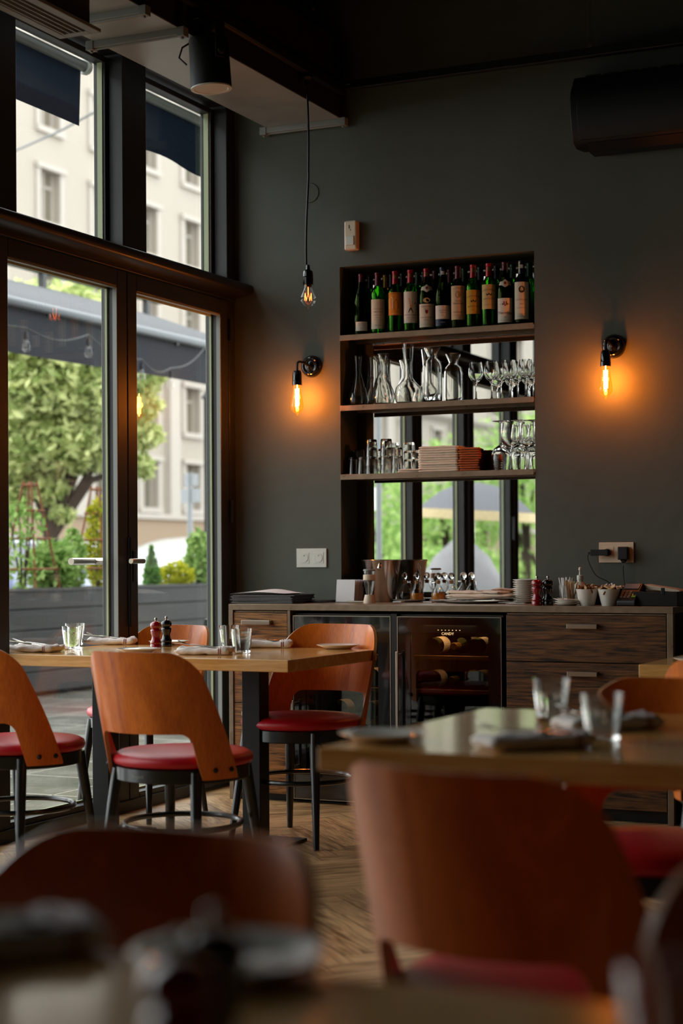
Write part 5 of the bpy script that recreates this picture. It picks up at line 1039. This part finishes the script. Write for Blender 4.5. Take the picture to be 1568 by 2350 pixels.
# pump bottle
pb_ = empty('pump_bottle', (aty(1332, 1370, 7.3).x, 7.3, CT)); tag(pb_, 'white pump dispenser bottle behind the bowls', 'bottle')
q = MB(); q.lathe([(.001, 0), (.026, 0), (.028, .01), (.027, .085), (.014, .10), (.012, .108), (.001, .109)], 24); q.build('bottle', 'offw', pb_, smooth=True, angle=50)
q = MB(); q.lathe([(.001, .108), (.0145, .108), (.0145, .128), (.005, .131), (.0045, .15), (.0075, .153), (.006, .163), (.001, .166)], 20); q.build('pump', 'offw', pb_, smooth=True, angle=50)
# small plates
sp0 = plate_mesh(.058, .010, 'small_plate')
for k in range(3):
    o = sp0 if k == 0 else sp0.copy()
    if k: COL.objects.link(o)
    on(o, 1303 - (3 if k == 2 else 0), 7.04, '%s of three small white plates in front of the stick glasses' % ['lowest', 'middle', 'uppermost'][k], 'plate', 'small plates by the bowls', CT + .0005 + k * .0085); 
    if k == 2: o.rotation_euler = (.0, .06, 0)
# bowls
def bowl(px, y, lab, m='white', fill=None, n=0):
    b = empty('tapered_bowl', (aty(px, 1370, y).x, y, CT)); tag(b, lab, 'bowl', 'tapered bowls on the counter')
    q = MB(); q.lathe(shell_prof([(.030, 0), (.032, .003), (.049, .072)], .004, .006), 36); q.build('bowl', m, b, smooth=True, angle=50)
    rg = random.Random(px)
    for k in range(n):
        q = MB(); q.box(-.022, .022, -.003, .003, -.009, .009); o = q.build('sugar_packet', fill[k % len(fill)], b, bevel=.002); a = rg.random() * 6.28; r = rg.random() ** .5 * .028; o.location = (r * math.cos(a), r * math.sin(a), .060 + rg.random() * .022); o.rotation_euler = (rg.uniform(-.9, .9), rg.uniform(-.7, .7), rg.uniform(-2, 2))
bowl(1348, 7.05, 'left white tapered bowl full of brown sugar packets', 'white', ['sugar', 'sugar', 'kraft'], 26); bowl(1398, 7.05, 'right white tapered bowl full of mixed sugar packets', 'white', ['kraft', 'paper', 'sugar'], 24)
bowl(1366, 7.19, 'dark bowl behind the left white one', 'navy', ['kraft', 'sugar'], 12); bowl(1417, 7.19, 'dark bowl behind the right white one', 'navy', ['paper', 'kraft'], 12)
# card terminal
ct_ = empty('card_terminal', (aty(1449, 1375, 7.08).x, 7.08, CT)); tag(ct_, 'black card payment terminal with coloured keys', 'card terminal'); ct_.rotation_euler = (0, 0, -.12)
q = MB(); q.prism([(-.06, 0), (.09, 0), (.09, .03), (.05, .088), (.04, .098), (-.055, .030), (-.062, .02)], -.043, .043, 'x'); q.build('body', 'black', ct_, bevel=.006, seg=3)
sl = Vector((0, .095, .068)).normalized(); nn = Vector((0, -sl.z, sl.y)); o0 = Vector((0, -.055, .030)) + nn * .0015
def kp(u, v, wx, hy, m, nm):
    c = o0 + sl * v + Vector((u, 0, 0)); q = MB(); vs = []
    for dz in (0, .002): 
        for a, b in ((-wx, -hy), (wx, -hy), (wx, hy), (-wx, hy)): vs.append(c + Vector((a, 0, 0)) + sl * b + nn * dz)
    q.add(vs, [(0, 1, 2, 3), (4, 5, 6, 7), (0, 1, 5, 4), (1, 2, 6, 5), (2, 3, 7, 6), (3, 0, 4, 7)]); q.build(nm, m, ct_)
kp(0, .088, .033, .017, 'screen', 'screen')
for r_ in range(4):
    for c_ in range(3): kp(-.028 + c_ * .017, .012 + r_ * .013, .006, .0042, 'kgrey', 'key')
for r_, m in enumerate(('kgrn', 'kyel', 'kred')): kp(.028, .016 + r_ * .014, .009, .005, m, 'key')
# black tray with paper roll
t_ = empty('black_tray', (aty(1520, 1375, 7.14).x, 7.14, CT)); tag(t_, 'black desk tray at the right end of the counter', 'tray')
q = MB(); q.box(-.10, .09, -.10, .12, 0, .004); q.box(-.10, .09, -.10, -.094, 0, .062); q.box(-.10, .09, .114, .12, 0, .062); q.box(-.10, -.094, -.094, .114, 0, .062); q.box(.084, .09, -.094, .114, 0, .062); q.build('tray', 'black', t_, bevel=.002); q = MB(); q.box(.02, .036, -.102, -.092, .05, .078); q.build('clip', 'black', t_, bevel=.002)
q = MB(); q.prism([(-.085, .066), (-.08, .088), (.07, .066), (.085, .058), (.085, .052)], -.02, .10, 'y'); o = q.build('paper_pad', 'ivory', bevel=.003); o.location = (t_.location.x, t_.location.y, CT + .004); tag(o, 'ivory paper pad lying slanted in the black tray', 'paper pad')

# ================================================================== TABLES
def table(cx, cy, w_, d_, label, th=.045, pole=(0, 0), grp=None):
    t = empty('dining_table', (cx, cy, 0)); tag(t, label, 'table', grp)
    q = MB(); q.box(-w_ / 2, w_ / 2, -d_ / 2, d_ / 2, .75 - th, .75); q.build('tabletop', 'oak_top', t, bevel=.003)
    px_, py_ = pole
    q = MB(); q.box(px_ - .16, px_ + .16, py_ - .16, py_ + .16, .75 - th - .008, .75 - th - .0005); q.lathe([(.001, .682), (.075, .682), (.08, .69), (.08, .697), (.001, .697)], 24, (px_, py_, 0)); q.build('top_bracket', 'blackm', t, bevel=.002)
    q = MB(); q.box(px_ - .04, px_ + .04, py_ - .04, py_ + .04, .03, .70); q.build('column', 'blackm', t, bevel=.004)
    q = MB(); q.box(px_ - .15, px_ + .15, py_ - .15, py_ + .15, 0.0, .012); q.lathe([(.001, .03), (.07, .03), (.075, .012), (.001, .012)], 4, (px_, py_, 0)); q.build('foot_plate', 'blackm', t, bevel=.003)
    return t
G1 = 'wooden tables by the glass doors'
table(-3.089, 5.86, .69, .80, 'square oak table by the doors, right half of the long set one', grp=G1)
table(-3.722, 5.86, .572, .80, 'oak table pushed against the glass doors, left half of the long set one', grp=G1, pole=(-.06, 0))
table(-.86, 3.40, 1.10, .94, 'oak table in the right foreground with a wide bright reflection', pole=(.2, .1))
table(-.45, .84, 1.30, .98, 'blurred oak table at the very bottom of the picture', pole=(.1, -.2))
table(-1.06, 6.02, .88, .75, 'oak table corner at the right edge in front of the drawers', pole=(.1, 0))

# ================================================================== CHAIRS
HC, SEAT = .82, .475
def shell_pt(u, z, off=0.0):
    v = (z - .40) / (HC - .40); R = .24 + .05 * v + off; A = math.radians(84 - 40 * v); yb_ = -.24 - .085 * v - off; a = u * A
    return (R * math.sin(a), yb_ + R * (1 - math.cos(a)), z)
def shell_back():
    # arclength style coordinate s in -1..1; outline
    uc = .60; us = sorted(set([round(x, 4) for x in list(np.linspace(-1, 1, 61))] + [s_ * (uc + e) for s_ in (-1, 1) for e in (-.001, .001)] + [s_ * x for s_ in (-1, 1) for x in (.97, .985, .995, .56, .58, .59)]))
    half = .225; rc = .085; rb = .035; NZ = 14
    def zt(u):
        d = (1 - abs(u)) * half
        return HC - (rc - math.sqrt(max(0, rc * rc - (rc - d) ** 2)) if d < rc else 0)
    def zb_(u):
        a = abs(u); 
        if a >= uc: 
            d = (1 - a) * .33; return .402 + (0.008 - math.sqrt(max(0, .008 ** 2 - (.008 - d) ** 2)) if d < .008 else 0)
        d = (uc - a) * .33; return .555 - (rb - math.sqrt(max(0, rb * rb - (rb - d) ** 2)) if d < rb else 0)
    vs = []; fs = []; ms = []; nU = len(us); 
    for off in (0, -.0115):
        for u in us:
            a, b = zb_(u), zt(u)
            for k in range(NZ + 1): vs.append(shell_pt(u, a + (b - a) * k / NZ, off))
    st = NZ + 1; N = nU * st
    for i in range(nU - 1):
        for k in range(NZ):
            a = i * st + k
            fs.append((a, a + st, a + st + 1, a + 1)); ms.append(0); fs.append((N + a + 1, N + a + st + 1, N + a + st, N + a)); ms.append(0)
    def rim(a, b): fs.append((a, b, N + b, N + a)); ms.append(1)
    for i in range(nU - 1): rim(i * st + NZ, (i + 1) * st + NZ); rim((i + 1) * st, i * st)
    for k in range(NZ): rim(k, k + 1); rim((nU - 1) * st + k + 1, (nU - 1) * st + k)
    q = MB(); q.v = vs; q.f = fs; q.m = ms; return q
def make_chair():
    c = empty('dining_chair')
    o = shell_back().build('backrest', ['veneer', 'ply'], c); 
    me = o.data; me.polygons.foreach_set('use_smooth', [True] * len(me.polygons)); me.set_sharp_from_angle(angle=math.radians(45))
    q = MB(); q.lathe([(.001, SEAT - .040), (.215, SEAT - .040), (.231, SEAT - .034), (.236, SEAT - .022), (.232, SEAT - .008), (.215, SEAT + .002), (.15, SEAT + .009), (.001, SEAT + .012)], 56)
    q.v = [(x * (1 - .0 * y), y * .99 + .005, z) for x, y, z in q.v]; q.build('seat', 'red', c, smooth=True, angle=60)
    q = MB(); q.lathe([(.17, SEAT - .086), (.222, SEAT - .086), (.225, SEAT - .083), (.225, SEAT - .042), (.222, SEAT - .040), (.17, SEAT - .040), (.17, SEAT - .086)], 56); q.build('seat_frame', 'chairblack', c, smooth=True, angle=40)
    for sx_, sy_ in ((-1, -1), (1, -1), (-1, 1), (1, 1)):
        q = MB(); t = Vector((sx_ * .155, sy_ * .150, SEAT - .05)); b = Vector((sx_ * .195, sy_ * .205, 0)); q.tube([t, t.lerp(b, .3), b], [.0195, .0185, .0115], 14); q.build('leg', 'chairblack', c, smooth=True, angle=60)
        q = MB(); q.tube([b + Vector((0, 0, .002)), b + Vector((0, 0, -.001))], .012, 12); 
    q = MB(); P = []
    for k in range(40):
        a = 2 * PI * k / 40; P.append((.196 * math.cos(a), .196 * math.sin(a), .235))
    q.tube(P, .0095, 8, closed=True); q.build('stretcher', 'chairblack', c, smooth=True)
    for u in (-.93, -.75, .75, .93):
        p = Vector(shell_pt(u, .433, .002)); q = MB(); q.sphere(p, .0085, 12, 8, (1, 1, 1)); q.build('bolt', 'blackm', c, smooth=True)
    return c
proto = make_chair()
GA, GB = 'dining chairs at the long table by the doors', 'dining chairs in the right foreground'
CH = [((-2.86, 4.90), -.074, 'dining chair seen from behind in front of the long table, centre left', GA),
      ((-3.602, 5.01), -.137, 'dining chair seen from behind, cut off by the left edge of the picture', GA),
      ((-2.98, 6.05), 3.02, 'dining chair facing us at the right end of the long table, before the left cooler', GA),
      ((-3.90, 6.33), 3.037, 'dining chair facing us at the far side of the long table, by the doors', GA),
      ((-.935, 1.27), 3.06, 'large blurred dining chair back at the lower left foreground', GB),
      ((-.797, 2.46), -.20, 'large blurred dining chair back in the right foreground with its red seat showing', GB),
      ((-.97, 3.72), 3.10, 'dark dining chair facing us behind the right foreground table', GB),
      ((-.19, 1.46), 3.25, 'dark blurred dining chair back in the bottom right corner', GB),
      ((-.98, 5.02), -.05, 'orange dining chair back at the right edge in front of the drawers', GB)]
chairs = []
for i, (xy, th, lab, gr) in enumerate(CH):
    c = proto if i == 0 else copy_tree(proto)
    c.scale = (1.03,) * 3 if i == 2 else (1, 1, 1); c.location = (xy[0], xy[1], .002); c.rotation_euler = (0, 0, th); tag(c, lab, 'chair', gr); chairs.append(c)
q = MB(); flat_text(q, 'Paged', .016, (-.02, -.2262, SEAT - .063), (1, 0, 0), (0, 0, 1), width=.045, off=.0012); q.build('maker_mark', 'bead', [k for k in kids(chairs[0]) if k.name.startswith('seat_frame')][0])

# ================================================================== TABLE SETTINGS
TZ = .7505
tb_t = vessel('tumbler', dec((.030, .0), (.034, .004), (.043, .095)), .0028, .012, 40)
first = [True]
def tumbler(px, py, lab, grp, x=None, y=None):
    o = tb_t if first[0] else tb_t.copy()
    if not first[0]: COL.objects.link(o)
    first[0] = False
    p = atz(px, py, .75) if x is None else Vector((x, y, 0)); o.location = (p.x, p.y, TZ); return tag(o, lab, 'tumbler', grp)
GT = 'tumblers on the long table'
tumbler(166, 1490, 'front tumbler of the left pair on the long table', GT); tumbler(172, 1481, 'rear tumbler of the left pair on the long table', GT); tumbler(555, 1499, 'front tumbler of the right pair on the long table', GT); tumbler(527, 1488, 'rear tumbler of the right pair on the long table', GT)
tumbler(1267, 1655, 'left tumbler on the right foreground table', 'tumblers on the right foreground table'); tumbler(1383, 1700, 'right tumbler on the right foreground table, glinting orange', 'tumblers on the right foreground table')
tumbler(0, 0, 'blurred tumbler at the bottom right of the picture', 'tumblers on the bottom table', -.26, 1.09)
pl0 = plate_mesh(.088, .016, 'side_plate'); fp = [True]
def splate(px, py, lab, grp, x=None, y=None):
    o = pl0 if fp[0] else pl0.copy()
    if not fp[0]: COL.objects.link(o)
    fp[0] = False; p = atz(px, py, .75) if x is None else Vector((x, y, 0)); o.location = (p.x, p.y, TZ); return tag(o, lab, 'plate', grp)
splate(776, 1489, 'white side plate at the right end of the long table', 'side plates on the long table'); splate(388, 1480, 'white side plate behind the pepper mills', 'side plates on the long table'); splate(318, 1498, 'white side plate just behind the near chair back', 'side plates on the long table')
splate(878, 1700, 'blurred side plate at the left corner of the right foreground table', None); splate(528, 2225, 'blurred side plate on the bottom table behind the mills', None); 
p4 = atz(1535, 1512, .75); o = splate(0, 0, 'white side plate on the table corner at the right edge', None, -1.33, 5.80)
m2 = copy_tree(mr_); m2.location = atz(358, 1489, .75); m2.location.z = TZ; tag(m2, 'glossy red pepper mill standing on the long table', 'pepper mill', 'pepper mills on the dining tables')
m3 = copy_tree(mk_); m3.location = atz(382, 1484, .75); m3.location.z = TZ; tag(m3, 'glossy black pepper mill right beside the red one on the long table', 'pepper mill', 'pepper mills on the dining tables')
m4 = copy_tree(mr_); p = atd(418, 2400, 1.05); m4.location = (p.x, p.y, TZ); tag(m4, 'blurred dark red pepper mill at the bottom edge of the picture', 'pepper mill', 'pepper mills on the dining tables')
m5 = copy_tree(mk_); p = atd(492, 2400, 1.13); m5.location = (p.x, p.y, TZ); tag(m5, 'blurred black pepper mill at the bottom edge of the picture', 'pepper mill', 'pepper mills on the dining tables')
# napkins with cutlery
def fork_mesh():
    q = MB(); q.tube([(-.10, 0, .002), (-.05, 0, .004), (.02, 0, .005), (.035, 0, .004)], [.005, .0045, .003, .003], 8, flat=.4)
    q.tube([(.033, 0, .004), (.045, 0, .002), (.052, 0, .002)], [.003, .011, .012], 10, flat=.15)
    for k in range(4): y = -.009 + k * .006; q.tube([(.048, y, .002), (.070, y, .006), (.092, y * .95, .013)], [.0018, .0015, .0009], 6)
    return q
def knife_mesh():
    q = MB(); q.tube([(-.10, 0, .003), (-.02, 0, .004)], [.006, .005], 8, flat=.5); q.prism([(-.02, -.005), (.06, -.009), (.095, -.006), (.105, .004), (-.02, .006)], .003, .005, 'z'); return q
fk = fork_mesh(); kn = knife_mesh(); protoF = fk.build('fork', 'chrome', smooth=True, angle=50); protoK = kn.build('knife', 'chrome', smooth=True, angle=40); cnt = [0]
napm = MT['napkin'] = mat('white_napkin_cloth', 'efe4dc', .9, bump=.3, bscale=140, sheen=.2)
def setting(x, y, rz, where, grp, z=TZ, L=.215, flip=1):
    seed = 100 + cnt[0]; o = napkin_flat('folded_napkin', L, .105, .026, 'napkin', seed, .010)
    for v in o.data.vertices:
        k = max(0, (v.co.x / L) - .28) * 4; v.co.z *= 1 + .25 * k; v.co.z = max(0.0005, v.co.z)
    o.location = (x, y, z); o.rotation_euler = (0, 0, rz); tag(o, 'folded white napkin with red stripes ' + where, 'napkin', grp)
    q = MB(); 
    for xx in (L * .31, L * .345):
        vs = []
        for j in range(15):
            yy_ = -.052 + .104 * j / 14
            hit, loc, nr, _ = o.ray_cast(Vector((xx, yy_, .2)), Vector((0, 0, -1)))
            hit2, loc2, nr2, _ = o.ray_cast(Vector((xx + .0035, yy_, .2)), Vector((0, 0, -1)))
            if hit and hit2: vs += [loc + Vector((0, 0, .0006)), loc2 + Vector((0, 0, .0006))]
        n = len(vs) // 2; q.add(vs, [(2 * k, 2 * k + 1, 2 * k + 3, 2 * k + 2) for k in range(n - 1)])
        hit, loc, nr, _ = o.ray_cast(Vector((xx, -.2, .013)), Vector((0, 1, 0)))
        if hit: yq = loc.y - .0008; q.add([(xx, yq, .004), (xx + .0035, yq, .004), (xx + .0035, yq, .024), (xx, yq, .024)], [(0, 1, 2, 3)])
    q.build('red_stripe', 'inkr', o)
    M = Matrix.Rotation(rz, 4, 'Z')
    for pr, nm, dy, dr in ((protoF, 'fork', .022, .12), (protoK, 'knife', -.018, -.06)):
        f = pr if cnt[0] == 0 else pr.copy()
        if cnt[0]: COL.objects.link(f)
        bpy.context.view_layer.update()
        zt_ = .030
        off = M @ Vector((-.02 * flip, dy, 0)); f.location = (x + off.x, y + off.y, z + zt_); f.rotation_euler = (0, -.10, rz + dr + (PI if flip > 0 else 0)); tag(f, 'silver %s on the napkin %s' % (nm, where), nm, 'cutlery on the napkins')
    cnt[0] += 1
def P75(px, py): p = atz(px, py, .75); return p.x, p.y
bpy.context.view_layer.update()
GN = 'folded napkins on the long table'
setting(*P75(80, 1496), .05, 'at the far left of the long table', GN); setting(*P75(255, 1479), .35, 'right of the left tumblers on the long table', GN)
setting(*P75(470, 1502), .25, 'behind the near chair back on the long table', GN); setting(*P75(612, 1486), .35, 'right of the right tumblers on the long table', GN)
GN2 = 'folded napkins on the right foreground table'
setting(*P75(1225, 1716), .75, 'at the front of the right foreground table', GN2); setting(*P75(1395, 1672), .75, 'behind the right tumbler on the right foreground table', GN2)
setting(*P75(-40, 2190), .9, 'at the lower left corner of the picture, blurred', None)
print('things', len(bpy.data.objects))
